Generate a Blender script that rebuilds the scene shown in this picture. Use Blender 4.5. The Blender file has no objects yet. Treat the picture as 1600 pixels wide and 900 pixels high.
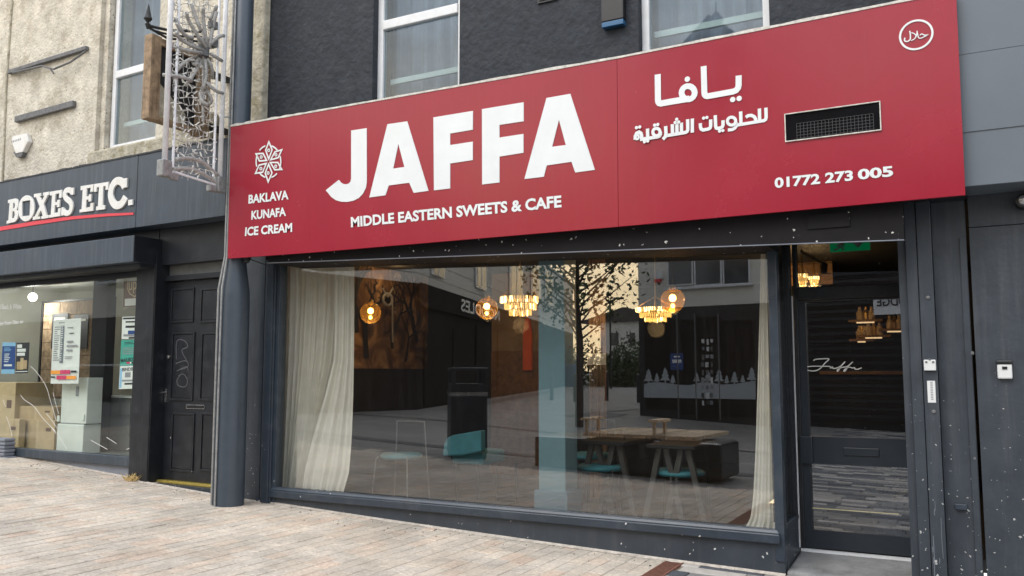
import bpy, bmesh, math, random
from mathutils import Vector, Matrix, geometry, noise
random.seed(7)
R = math.radians
S = bpy.context.scene
COL = S.collection

# ------------------------------------------------------------------ camera, sky, sun, exposure
F_PX = 1340.0
PITCH = math.atan(131 / F_PX)
YAW = R(28.4)
CAM = Vector((0, -7.0, 1.56))
cd = bpy.data.cameras.new('camera')
cd.sensor_width = 36.0
cd.lens = 36.0 * F_PX / 1600
cd.clip_start = 0.05
cd.clip_end = 2000
cam = bpy.data.objects.new('camera', cd)
COL.objects.link(cam)
cam.location = CAM
cam.rotation_euler = (R(90) + PITCH, 0, YAW)
S.camera = cam

SUN_EL, SUN_AZ = R(48), R(203)          # sun behind the camera, veiled by cloud
w = bpy.data.worlds.new('World')
S.world = w
w.use_nodes = True
wt = w.node_tree
wt.nodes.clear()
def wn(kind, **kw):
    n = wt.nodes.new(kind)
    for k, v in kw.items():
        setattr(n, k, v)
    return n
sky = wn('ShaderNodeTexSky', sky_type='NISHITA', sun_disc=False, sun_elevation=SUN_EL, sun_rotation=SUN_AZ)
sky.air_density = 1.3
sky.dust_density = 3.0
tc = wn('ShaderNodeTexCoord')
mp = wn('ShaderNodeMapping')
mp.inputs['Scale'].default_value = (1.0, 1.0, 4.5)
nz = wn('ShaderNodeTexNoise')
nz.inputs['Scale'].default_value = 3.2
nz.inputs['Detail'].default_value = 6
nz.inputs['Roughness'].default_value = 0.55
rp = wn('ShaderNodeValToRGB')
rp.color_ramp.elements[0].position = 0.30
rp.color_ramp.elements[0].color = (0.55, 0.55, 0.55, 1)
rp.color_ramp.elements[1].position = 0.62
rp.color_ramp.elements[1].color = (1, 1, 1, 1)
# overcast cloud: creamy and bright towards the horizon, greyer overhead
sx = wn('ShaderNodeSeparateXYZ')
hr = wn('ShaderNodeValToRGB')
hr.color_ramp.elements[0].position = 0.0
hr.color_ramp.elements[0].color = (0.86, 0.86, 0.84, 1)
hr.color_ramp.elements[1].position = 0.55
hr.color_ramp.elements[1].color = (0.80, 0.86, 0.97, 1)
e = hr.color_ramp.elements.new(0.13)
e.color = (0.84, 0.86, 0.88, 1)
e = hr.color_ramp.elements.new(0.30)
e.color = (0.80, 0.83, 0.88, 1)
mul = wn('ShaderNodeMix', data_type='RGBA', blend_type='MULTIPLY')
mul.inputs[0].default_value = 1
bri = wn('ShaderNodeVectorMath', operation='SCALE')
bri.inputs['Scale'].default_value = 17.0
mix = wn('ShaderNodeMix', data_type='RGBA')
mix.inputs[0].default_value = 0.88
bg = wn('ShaderNodeBackground')
bg.inputs['Strength'].default_value = 0.1
wo = wn('ShaderNodeOutputWorld')
L = wt.links.new
L(tc.outputs['Generated'], mp.inputs['Vector'])
L(mp.outputs['Vector'], nz.inputs['Vector'])
L(nz.outputs['Fac'], rp.inputs['Fac'])
L(tc.outputs['Generated'], sx.inputs[0])
L(sx.outputs['Z'], hr.inputs['Fac'])
L(rp.outputs['Color'], mul.inputs[6])
L(hr.outputs['Color'], mul.inputs[7])
# cloud lit from behind around the sun's bearing, low down
dt = wn('ShaderNodeVectorMath', operation='DOT_PRODUCT')
dt.inputs[1].default_value = (math.sin(SUN_AZ), math.cos(SUN_AZ), 0.12)
dm = wn('ShaderNodeMapRange')
dm.inputs['From Min'].default_value = 0.62
dm.inputs['From Max'].default_value = 1.0
dm.interpolation_type = 'SMOOTHSTEP'
L(tc.outputs['Generated'], dt.inputs[0])
L(dt.outputs['Value'], dm.inputs['Value'])
gz = wn('ShaderNodeMapRange')
gz.inputs['From Min'].default_value = 0.45
gz.inputs['From Max'].default_value = 0.05
gz.interpolation_type = 'SMOOTHSTEP'
L(sx.outputs['Z'], gz.inputs['Value'])
gm = wn('ShaderNodeMath', operation='MULTIPLY')
L(dm.outputs['Result'], gm.inputs[0])
L(gz.outputs['Result'], gm.inputs[1])
gl_ = wn('ShaderNodeMix', data_type='RGBA', blend_type='MULTIPLY')
gl_.inputs[7].default_value = (2.9, 2.25, 1.35, 1)
L(gm.outputs[0], gl_.inputs[0])
L(mul.outputs[2], gl_.inputs[6])
L(gl_.outputs[2], bri.inputs[0])
L(sky.outputs['Color'], mix.inputs[6])
L(bri.outputs['Vector'], mix.inputs[7])
L(mix.outputs[2], bg.inputs['Color'])
L(bg.outputs['Background'], wo.inputs['Surface'])

sd = bpy.data.lights.new('sun', 'SUN')
sd.energy = 1.3
sd.angle = R(35)
sd.color = (1.0, 0.97, 0.93)
sun = bpy.data.objects.new('sun', sd)
COL.objects.link(sun)
sdir = Vector((math.sin(SUN_AZ) * math.cos(SUN_EL), math.cos(SUN_AZ) * math.cos(SUN_EL), math.sin(SUN_EL)))
sun.rotation_euler = sdir.to_track_quat('Z', 'Y').to_euler()
sun.location = (-4, -12, 14)
S.view_settings.view_transform = 'Standard'
S.view_settings.look = 'None'
S.view_settings.gamma = 1
S.view_settings.exposure = 0.45
S.render.engine = 'CYCLES'
S.cycles.use_denoising = True
S.cycles.max_bounces = 8
S.cycles.transparent_max_bounces = 12
S.cycles.sample_clamp_indirect = 4.0

# ------------------------------------------------------------------ measuring helpers
FW = Vector((-math.sin(YAW) * math.cos(PITCH), math.cos(YAW) * math.cos(PITCH), math.sin(PITCH)))
RT = Vector((math.cos(YAW), math.sin(YAW), 0))
UPV = RT.cross(FW)
def ray(px, py):
    return FW + RT * ((px - 800) / F_PX) + UPV * ((450 - py) / F_PX)
IDENT = Matrix.Identity(4)
MIRROR = Matrix.Diagonal((1, -1, 1, 1))        # measured in the shop window's reflection: turned to the far side of the street
FR = IDENT                                      # frame in which meshes are given
def at(px, py, y=0.0, fr=None):
    """point on the plane at depth y of a frame, on the sight line of a photo pixel"""
    fr = FR if fr is None else fr
    if fr is MIRROR:
        fr = IDENT
    inv = fr.inverted()
    c = inv @ CAM
    d = inv.to_3x3() @ ray(px, py)
    return c + d * ((y - c.y) / d.y)
def atx(px, py, x):
    d = ray(px, py)
    return CAM + d * ((x - CAM.x) / d.x)
def g(x):
    """height of the sloping pavement: it climbs to the left"""
    u = -1.39 - x
    if u < 0:
        return max(.0215 * u, -.35)
    if u > 10:
        return .425 + (u - 10) * .02
    return .0215 * u + .0021 * u * u
def gnd(px, py):
    d = ray(px, py)
    t = 1.0
    while t < 140:
        p = CAM + d * t
        if p.z < g(p.x):
            return p
        t += .02
    return CAM + d * 140
def onwall(px, py, P, Q):
    """point on the upright plane through P and Q (plan)"""
    n = Vector((-(Q.y - P.y), Q.x - P.x, 0))
    d = ray(px, py)
    return CAM + d * ((P - CAM).dot(n) / d.dot(n))

P0 = at(340, 600, 0)
FRL = Matrix.Translation((P0.x, 0, 0)) @ Matrix.Rotation(R(-2.2), 4, 'Z')   # the left-hand building's own frame
MIRRORL = FRL @ Matrix.Diagonal((1, -1, 1, 1))

# ------------------------------------------------------------------ mesh helpers
WM = {}
class MB:
    def __init__(self):
        self.v, self.f = [], []
    def add(self, vs, fs):
        o = len(self.v)
        self.v += [Vector(p) for p in vs]
        self.f += [tuple(i + o for i in f) for f in fs]
        return self
    def box(self, x0, x1, y0, y1, z0, z1):
        x0, x1 = min(x0, x1), max(x0, x1); y0, y1 = min(y0, y1), max(y0, y1); z0, z1 = min(z0, z1), max(z0, z1)
        return self.add([(x0, y0, z0), (x1, y0, z0), (x1, y1, z0), (x0, y1, z0), (x0, y0, z1), (x1, y0, z1), (x1, y1, z1), (x0, y1, z1)],
                        [(0, 3, 2, 1), (4, 5, 6, 7), (0, 1, 5, 4), (1, 2, 6, 5), (2, 3, 7, 6), (3, 0, 4, 7)])
    def hexa(self, a):      # eight corners, bottom ring then top ring
        return self.add(a, [(0, 3, 2, 1), (4, 5, 6, 7), (0, 1, 5, 4), (1, 2, 6, 5), (2, 3, 7, 6), (3, 0, 4, 7)])
    def obox(self, c, sx, sy, sz, rz=0, rx=0, ry=0):
        m = Matrix.Translation(c) @ Matrix.Rotation(rz, 4, 'Z') @ Matrix.Rotation(ry, 4, 'Y') @ Matrix.Rotation(rx, 4, 'X')
        q = [m @ Vector((a * sx / 2, b * sy / 2, d * sz / 2)) for d in (-1, 1) for a, b in ((-1, -1), (1, -1), (1, 1), (-1, 1))]
        return self.hexa(q)
    def quad(self, a, b, c, d):
        return self.add([a, b, c, d], [(0, 1, 2, 3)])
    def tube(self, pts, r, n=8, cap=True):
        pts = [Vector(p) for p in pts]
        rr = r if isinstance(r, (list, tuple)) else [r] * len(pts)
        vs, fs = [], []
        ref = None
        for i, p in enumerate(pts):
            t = (pts[min(i + 1, len(pts) - 1)] - pts[max(i - 1, 0)]).normalized()
            if ref is None or abs(ref.dot(t)) > .97:
                ref = Vector((0, 0, 1)) if abs(t.z) < .9 else Vector((1, 0, 0))
            u = t.cross(ref).normalized(); q = u.cross(t).normalized()
            ref = q
            for k in range(n):
                a = 2 * math.pi * k / n
                vs.append(p + (u * math.cos(a) + q * math.sin(a)) * rr[i])
        for i in range(len(pts) - 1):
            for k in range(n):
                fs.append((i * n + k, i * n + (k + 1) % n, (i + 1) * n + (k + 1) % n, (i + 1) * n + k))
        if cap:
            fs.append(tuple(range(n - 1, -1, -1)))
            fs.append(tuple((len(pts) - 1) * n + k for k in range(n)))
        return self.add(vs, fs)
    def lathe(self, c, prof, n=16, axis='Z'):
        c = Vector(c)
        vs, fs = [], []
        for r, h in prof:
            for k in range(n):
                a = 2 * math.pi * k / n
                q = Vector((r * math.cos(a), r * math.sin(a), h))
                if axis == 'Y':
                    q = Vector((q.x, q.z, q.y))
                vs.append(c + q)
        for i in range(len(prof) - 1):
            for k in range(n):
                f = (i * n + k, i * n + (k + 1) % n, (i + 1) * n + (k + 1) % n, (i + 1) * n + k)
                fs.append(f if axis == 'Z' else f[::-1])
        fs.append(tuple(range(n))[::-1]); fs.append(tuple((len(prof) - 1) * n + k for k in range(n)))
        return self.add(vs, fs)
    def sphere(self, c, r, n=16, m=10):
        prof = [(max(r * math.sin(math.pi * i / m), r * .02), -r * math.cos(math.pi * i / m)) for i in range(m + 1)]
        return self.lathe(c, prof, n)
    def plate(self, loops, y, t):
        """flat shape with holes in the facade plane: loops of (x, z); front at y, t thick"""
        polys = [[Vector((p[0], p[1], 0)) for p in lp] for lp in loops]
        tris = geometry.tessellate_polygon(polys)
        fl = [p for lp in polys for p in lp]
        n = len(fl)
        vs = [(p.x, y, p.y) for p in fl] + [(p.x, y + t, p.y) for p in fl]
        fs = []
        for tr in tris:
            a, b, c = (fl[i] for i in tr)
            ccw = (b - a).cross(c - a).z > 0
            tr = tr if ccw else tr[::-1]
            fs.append(tuple(tr)); fs.append(tuple(i + n for i in tr[::-1]))
        o = 0
        for lp in polys:
            k = len(lp)
            area = sum(lp[i].x * lp[(i + 1) % k].y - lp[(i + 1) % k].x * lp[i].y for i in range(k))
            outer = lp is polys[0]
            for i in range(k):
                a, b = o + i, o + (i + 1) % k
                fs.append((a, a + n, b + n, b) if (area > 0) == outer else (a, b, b + n, a + n))
            o += k
        return self.add(vs, fs)
    def ribbon(self, pts, wd, y, t=.004, closed=False, cap=True):
        """even-width stroke along (x, z) points in the facade plane, mitred"""
        p = [Vector((a[0], a[1])) for a in pts]
        n = len(p)
        Lf, Rt = [], []
        for i in range(n):
            a = p[(i - 1) % n] if (closed or i > 0) else None
            b = p[(i + 1) % n] if (closed or i < n - 1) else None
            d1 = (p[i] - a).normalized() if a is not None else (b - p[i]).normalized()
            d2 = (b - p[i]).normalized() if b is not None else d1
            tdir = (d1 + d2)
            tdir = tdir.normalized() if tdir.length > 1e-6 else d1
            nn = Vector((-tdir.y, tdir.x))
            k = 1 / max(.45, abs(nn.dot(Vector((-d1.y, d1.x)))))
            h = wd / 2 * k
            Lf.append(p[i] + nn * h); Rt.append(p[i] - nn * h)
        vs = [(q.x, y, q.y) for q in Lf] + [(q.x, y, q.y) for q in Rt] + [(q.x, y + t, q.y) for q in Lf] + [(q.x, y + t, q.y) for q in Rt]
        fs = []
        for i in range(n if closed else n - 1):
            j = (i + 1) % n
            fs += [(i, n + i, n + j, j), (2 * n + i, i, j, 2 * n + j), (n + i, 3 * n + i, 3 * n + j, n + j)]
        if not closed:
            fs += [(0, 2 * n, 3 * n, n), (n - 1, 2 * n - 1, 4 * n - 1, 3 * n - 1)]
        return self.add(vs, fs)
    def disc(self, c, r, y, t=.004, n=14):
        lp = [(c[0] + r * math.cos(2 * math.pi * k / n), c[1] + r * math.sin(2 * math.pi * k / n)) for k in range(n)]
        return self.plate([lp], y, t)
    def build(self, name, m, parent=None, bevel=0, smooth=False, top=None):
        vs = [FR @ p for p in self.v]
        flip = FR.to_3x3().determinant() < 0
        fs = [f[::-1] for f in self.f] if flip else self.f
        base = WM[parent.name] if parent else None
        if base is None:
            if top is not None:
                base = Vector(top)
            else:
                xs = [p.x for p in vs]; ys = [p.y for p in vs]
                base = Vector(((min(xs) + max(xs)) / 2, (min(ys) + max(ys)) / 2, min(p.z for p in vs)))
        me = bpy.data.meshes.new(name)
        me.from_pydata([p - base for p in vs], [], fs)
        me.update()
        if m is not None:
            me.materials.append(m)
        o = bpy.data.objects.new(name, me)
        COL.objects.link(o)
        if parent:
            o.parent = parent
        else:
            o.location = base
        WM[o.name] = base
        if smooth:
            for p in me.polygons:
                p.use_smooth = True
        if bevel:
            b = o.modifiers.new('bevel', 'BEVEL')
            b.width = bevel; b.segments = 2; b.limit_method = 'ANGLE'
        return o
def box(name, m, parent, x0, x1, y0, y1, z0, z1, bevel=0):
    return MB().box(x0, x1, y0, y1, z0, z1).build(name, m, parent, bevel)
def tag(o, label, cat, group=None):
    o['label'] = label
    o['category'] = cat
    if group:
        o['group'] = group
    return o
def thing(name, label, cat, loc, group=None):
    o = bpy.data.objects.new(name, None)
    COL.objects.link(o)
    loc = FR @ Vector(loc)
    o.location = loc
    o.empty_display_size = .1
    WM[o.name] = loc
    return tag(o, label, cat, group)
def struct(o):
    o['kind'] = 'structure'
    return o
def stuff(o):
    o['kind'] = 'stuff'
    return o
def smooth_line(pts, k=6, closed=False):
    p = [Vector((a[0], a[1])) for a in pts]
    n = len(p)
    out = []
    for i in range(n if closed else n - 1):
        if closed:
            a, b, c, d = p[(i - 1) % n], p[i], p[(i + 1) % n], p[(i + 2) % n]
        else:
            a, b, c, d = p[max(i - 1, 0)], p[i], p[i + 1], p[min(i + 2, n - 1)]
        for s in range(k):
            t = s / k
            out.append(.5 * ((2 * b) + (c - a) * t + (2 * a - 5 * b + 4 * c - d) * t * t + (3 * b - a - 3 * c + d) * t ** 3))
    if not closed:
        out.append(p[-1])
    return out
def wall_grid(mb, x0, x1, z0, z1, y0, y1, holes):
    """a wall slab with rectangular openings (x0, x1, z0, z1)"""
    xs = sorted({x0, x1, *[h[0] for h in holes], *[h[1] for h in holes]})
    zs = sorted({z0, z1, *[h[2] for h in holes], *[h[3] for h in holes]})
    xs = [x for x in xs if x0 <= x <= x1]; zs = [z for z in zs if z0 <= z <= z1]
    def solid(i, j):
        if i < 0 or j < 0 or i >= len(xs) - 1 or j >= len(zs) - 1:
            return False
        cx, cz = (xs[i] + xs[i + 1]) / 2, (zs[j] + zs[j + 1]) / 2
        return not any(h[0] < cx < h[1] and h[2] < cz < h[3] for h in holes)
    for i in range(len(xs) - 1):
        for j in range(len(zs) - 1):
            if not solid(i, j):
                continue
            a, b, c, d = xs[i], xs[i + 1], zs[j], zs[j + 1]
            mb.quad((a, y0, c), (b, y0, c), (b, y0, d), (a, y0, d))
            mb.quad((b, y1, c), (a, y1, c), (a, y1, d), (b, y1, d))
            if not solid(i - 1, j): mb.quad((a, y1, c), (a, y0, c), (a, y0, d), (a, y1, d))
            if not solid(i + 1, j): mb.quad((b, y0, c), (b, y1, c), (b, y1, d), (b, y0, d))
            if not solid(i, j - 1): mb.quad((a, y1, c), (b, y1, c), (b, y0, c), (a, y0, c))
            if not solid(i, j + 1): mb.quad((a, y0, d), (b, y0, d), (b, y1, d), (a, y1, d))
    return mb
def lettering(s, BL, BR, TL, TR, y, m, parent, name='lettering', off=.02, t=.004, y1=None):
    """words set flat on the plane y, between four photo pixels"""
    cu = bpy.data.curves.new('lettering', 'FONT')
    cu.body = s
    cu.size = 1
    cu.offset = off
    cu.resolution_u = 3
    o = bpy.data.objects.new('lettering', cu)
    COL.objects.link(o)
    me = o.to_mesh()
    vs = [v.co.copy() for v in me.vertices]
    fs = [tuple(p.vertices) for p in me.polygons]
    o.to_mesh_clear()
    bpy.data.objects.remove(o)
    bpy.data.curves.remove(cu)
    a0, a1 = min(v.x for v in vs), max(v.x for v in vs)
    b0, b1 = min(v.y for v in vs), max(v.y for v in vs)
    c = [at(*q, y) for q in (BL, BR, TR, TL)]
    def mapp(v, yy):
        u, q = (v.x - a0) / (a1 - a0), (v.y - b0) / (b1 - b0)
        p = c[0] * (1 - u) * (1 - q) + c[1] * u * (1 - q) + c[2] * u * q + c[3] * (1 - u) * q
        return Vector((p.x, yy, p.z))
    mb = MB()
    mb.add([mapp(v, y) for v in vs], fs)
    if mb.f:
        a, b, d = (mb.v[i] for i in mb.f[0][:3])
        if (b - a).cross(d - a).y > 0:
            mb.f = [f[::-1] for f in mb.f]
    return mb.build(name, m, parent)

# ------------------------------------------------------------------ materials
def nodes(name):
    m = bpy.data.materials.new(name)
    m.use_nodes = True
    t = m.node_tree
    return m, t, t.nodes['Principled BSDF'], t.nodes['Material Output']
def M(name, col, rough=.6, metal=0, var=.18, vs=5, bump=0, bs=60, specks=0, speck_scale=24, stain=None, stain_scale=2.0, stain_amt=.5, rand=0, island=0, spec=.5, speck_low=True, streak=0, speck_col=(.62, .61, .57)):
    m, t, b, out = nodes(name)
    N, K = t.nodes.new, t.links.new
    tcn = N('ShaderNodeTexCoord')
    n1 = N('ShaderNodeTexNoise')
    n1.inputs['Scale'].default_value = vs; n1.inputs['Detail'].default_value = 8; n1.inputs['Roughness'].default_value = .65
    K(tcn.outputs['Object'], n1.inputs['Vector'])
    mr = N('ShaderNodeMapRange')
    mr.inputs['From Min'].default_value = .3; mr.inputs['From Max'].default_value = .7
    mr.inputs['To Min'].default_value = 1 - var; mr.inputs['To Max'].default_value = 1 + var
    K(n1.outputs['Fac'], mr.inputs['Value'])
    sc = N('ShaderNodeVectorMath'); sc.operation = 'SCALE'
    sc.inputs[0].default_value = col[:3]
    K(mr.outputs['Result'], sc.inputs['Scale'])
    cur = sc.outputs['Vector']
    if rand or island:
        src = N('ShaderNodeNewGeometry').outputs['Random Per Island'] if island else N('ShaderNodeObjectInfo').outputs['Random']
        amt = rand or island
        cr = N('ShaderNodeValToRGB')
        cols = stain if isinstance(stain, list) else None
        if cols:
            cr.color_ramp.interpolation = 'CONSTANT'
            el = cr.color_ramp.elements
            el[0].color = (*cols[0], 1); el[0].position = 0
            el[1].color = (*cols[1], 1); el[1].position = 1 / len(cols)
            for i, c in enumerate(cols[2:], 2):
                q = el.new(i / len(cols)); q.color = (*c, 1)
            K(src, cr.inputs['Fac'])
            mm = N('ShaderNodeVectorMath'); mm.operation = 'SCALE'
            K(cr.outputs['Color'], mm.inputs[0]); K(mr.outputs['Result'], mm.inputs['Scale'])
            cur = mm.outputs['Vector']
        else:
            rr = N('ShaderNodeMapRange')
            rr.inputs['To Min'].default_value = 1 - amt; rr.inputs['To Max'].default_value = 1 + amt
            K(src, rr.inputs['Value'])
            mm = N('ShaderNodeVectorMath'); mm.operation = 'SCALE'
            K(cur, mm.inputs[0]); K(rr.outputs['Result'], mm.inputs['Scale'])
            cur = mm.outputs['Vector']
    if stain is not None and not isinstance(stain, list):
        n2 = N('ShaderNodeTexNoise')
        n2.inputs['Scale'].default_value = stain_scale; n2.inputs['Detail'].default_value = 9; n2.inputs['Roughness'].default_value = .7
        mpn = N('ShaderNodeMapping'); mpn.inputs['Location'].default_value = (3.1, 7.7, 1.3)
        if streak:
            mpn.inputs['Scale'].default_value = (streak, streak, .25)
        K(tcn.outputs['Object'], mpn.inputs['Vector']); K(mpn.outputs['Vector'], n2.inputs['Vector'])
        m2 = N('ShaderNodeMapRange')
        m2.inputs['From Min'].default_value = .5; m2.inputs['From Max'].default_value = .72
        m2.inputs['To Max'].default_value = stain_amt
        K(n2.outputs['Fac'], m2.inputs['Value'])
        mx = N('ShaderNodeMix'); mx.data_type = 'RGBA'
        K(m2.outputs['Result'], mx.inputs[0]); K(cur, mx.inputs[6]); mx.inputs[7].default_value = (*stain, 1)
        cur = mx.outputs[2]
    if specks:
        vo = N('ShaderNodeTexVoronoi'); vo.inputs['Scale'].default_value = speck_scale
        nd = N('ShaderNodeTexNoise'); nd.inputs['Scale'].default_value = 60
        K(tcn.outputs['Object'], nd.inputs['Vector'])
        mp2 = N('ShaderNodeMix'); mp2.data_type = 'RGBA'; mp2.inputs[0].default_value = .03
        K(tcn.outputs['Object'], mp2.inputs[6]); K(nd.outputs['Color'], mp2.inputs[7])
        K(mp2.outputs[2], vo.inputs['Vector'])
        sp = N('ShaderNodeSeparateColor'); K(vo.outputs['Color'], sp.inputs[0])
        # size of each fleck varies with its cell; most cells have none
        th = N('ShaderNodeMapRange')
        th.inputs['From Min'].default_value = 1 - specks; th.inputs['From Max'].default_value = 1.0
        th.inputs['To Min'].default_value = 0.0; th.inputs['To Max'].default_value = .26
        K(sp.outputs[0], th.inputs['Value'])
        if speck_low:
            sz = N('ShaderNodeSeparateXYZ'); K(tcn.outputs['Object'], sz.inputs[0])
            lo = N('ShaderNodeMapRange'); lo.inputs['From Min'].default_value = 0; lo.inputs['From Max'].default_value = 2.0
            lo.inputs['To Min'].default_value = 1.25; lo.inputs['To Max'].default_value = .12
            K(sz.outputs['Z'], lo.inputs['Value'])
            ml = N('ShaderNodeMath'); ml.operation = 'MULTIPLY'; K(th.outputs['Result'], ml.inputs[0]); K(lo.outputs['Result'], ml.inputs[1])
            tho = ml.outputs[0]
        else:
            tho = th.outputs['Result']
        lt = N('ShaderNodeMath'); lt.operation = 'LESS_THAN'; K(vo.outputs['Distance'], lt.inputs[0]); K(tho, lt.inputs[1])
        mx2 = N('ShaderNodeMix'); mx2.data_type = 'RGBA'
        K(lt.outputs[0], mx2.inputs[0]); K(cur, mx2.inputs[6]); mx2.inputs[7].default_value = (*speck_col, 1)
        cur = mx2.outputs[2]
    K(cur, b.inputs['Base Color'])
    b.inputs['Metallic'].default_value = metal
    b.inputs['Specular IOR Level'].default_value = spec
    rr2 = N('ShaderNodeMapRange')
    rr2.inputs['To Min'].default_value = max(rough - .1, .02); rr2.inputs['To Max'].default_value = min(rough + .1, 1)
    K(n1.outputs['Fac'], rr2.inputs['Value']); K(rr2.outputs['Result'], b.inputs['Roughness'])
    if bump:
        n3 = N('ShaderNodeTexNoise'); n3.inputs['Scale'].default_value = bs; n3.inputs['Detail'].default_value = 5
        K(tcn.outputs['Object'], n3.inputs['Vector'])
        bp = N('ShaderNodeBump'); bp.inputs['Strength'].default_value = min(bump, 1); bp.inputs['Distance'].default_value = .02
        K(n3.outputs['Fac'], bp.inputs['Height']); K(bp.outputs['Normal'], b.inputs['Normal'])
    return m
def EM(name, col, s, base=(.8, .7, .5)):
    m, t, b, out = nodes(name)
    b.inputs['Base Color'].default_value = (*base, 1)
    b.inputs['Emission Color'].default_value = (*col, 1)
    b.inputs['Emission Strength'].default_value = s
    return m
def GLASS(name, ior=2.3, tint=(.93, .96, .95), rough=0.0, dirt=0.0, wave=0.0):
    m, t, b, out = nodes(name)
    t.nodes.remove(b)
    N, K = t.nodes.new, t.links.new
    lw = N('ShaderNodeLayerWeight'); lw.inputs['Blend'].default_value = .5
    pw = N('ShaderNodeMath'); pw.operation = 'POWER'; pw.inputs[1].default_value = 5
    K(lw.outputs['Facing'], pw.inputs[0])
    f0 = ((ior - 1) / (ior + 1)) ** 2 * .58
    fr_ = N('ShaderNodeMapRange'); fr_.inputs['To Min'].default_value = f0; fr_.inputs['To Max'].default_value = 1
    K(pw.outputs[0], fr_.inputs['Value'])
    tr = N('ShaderNodeBsdfTransparent'); tr.inputs['Color'].default_value = (*tint, 1)
    gl = N('ShaderNodeBsdfGlossy'); gl.inputs['Roughness'].default_value = rough; gl.inputs['Color'].default_value = (.97, .98, 1, 1)
    mx = N('ShaderNodeMixShader')
    K(fr_.outputs[0], mx.inputs[0]); K(tr.outputs[0], mx.inputs[1]); K(gl.outputs[0], mx.inputs[2])
    last = mx.outputs[0]
    tcn = N('ShaderNodeTexCoord')
    if wave:
        nb = N('ShaderNodeTexNoise'); nb.inputs['Scale'].default_value = 1.3; nb.inputs['Detail'].default_value = 1
        K(tcn.outputs['Object'], nb.inputs['Vector'])
        bp = N('ShaderNodeBump'); bp.inputs['Strength'].default_value = wave; bp.inputs['Distance'].default_value = .01
        K(nb.outputs['Fac'], bp.inputs['Height']); K(bp.outputs['Normal'], gl.inputs['Normal'])
    if dirt:
        df = N('ShaderNodeBsdfDiffuse'); df.inputs['Color'].default_value = (.5, .5, .48, 1)
        mpn = N('ShaderNodeMapping'); mpn.inputs['Scale'].default_value = (22, 22, 1.3)
        nn = N('ShaderNodeTexNoise'); nn.inputs['Scale'].default_value = 1.6; nn.inputs['Detail'].default_value = 6
        K(tcn.outputs['Object'], mpn.inputs['Vector']); K(mpn.outputs['Vector'], nn.inputs['Vector'])
        mr = N('ShaderNodeMapRange'); mr.inputs['From Min'].default_value = .5; mr.inputs['From Max'].default_value = .8; mr.inputs['To Min'].default_value = dirt * .25; mr.inputs['To Max'].default_value = dirt
        K(nn.outputs['Fac'], mr.inputs['Value'])
        m2 = N('ShaderNodeMixShader'); K(mr.outputs['Result'], m2.inputs[0]); K(last, m2.inputs[1]); K(df.outputs[0], m2.inputs[2])
        last = m2.outputs[0]
    K(last, out.inputs['Surface'])
    return m
def CLOTH(name, col, trans=.35):
    m, t, b, out = nodes(name)
    t.nodes.remove(b)
    N, K = t.nodes.new, t.links.new
    tcn = N('ShaderNodeTexCoord'); n1 = N('ShaderNodeTexNoise'); n1.inputs['Scale'].default_value = 9; n1.inputs['Detail'].default_value = 6
    K(tcn.outputs['Object'], n1.inputs['Vector'])
    mr = N('ShaderNodeMapRange'); mr.inputs['To Min'].default_value = .8; mr.inputs['To Max'].default_value = 1.12
    K(n1.outputs['Fac'], mr.inputs['Value'])
    sc = N('ShaderNodeVectorMath'); sc.operation = 'SCALE'; sc.inputs[0].default_value = col; K(mr.outputs['Result'], sc.inputs['Scale'])
    d = N('ShaderNodeBsdfDiffuse'); tl = N('ShaderNodeBsdfTranslucent'); mx = N('ShaderNodeMixShader'); mx.inputs[0].default_value = trans
    K(sc.outputs['Vector'], d.inputs['Color']); K(sc.outputs['Vector'], tl.inputs['Color'])
    K(d.outputs[0], mx.inputs[1]); K(tl.outputs[0], mx.inputs[2]); K(mx.outputs[0], out.inputs['Surface'])
    return m

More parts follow.
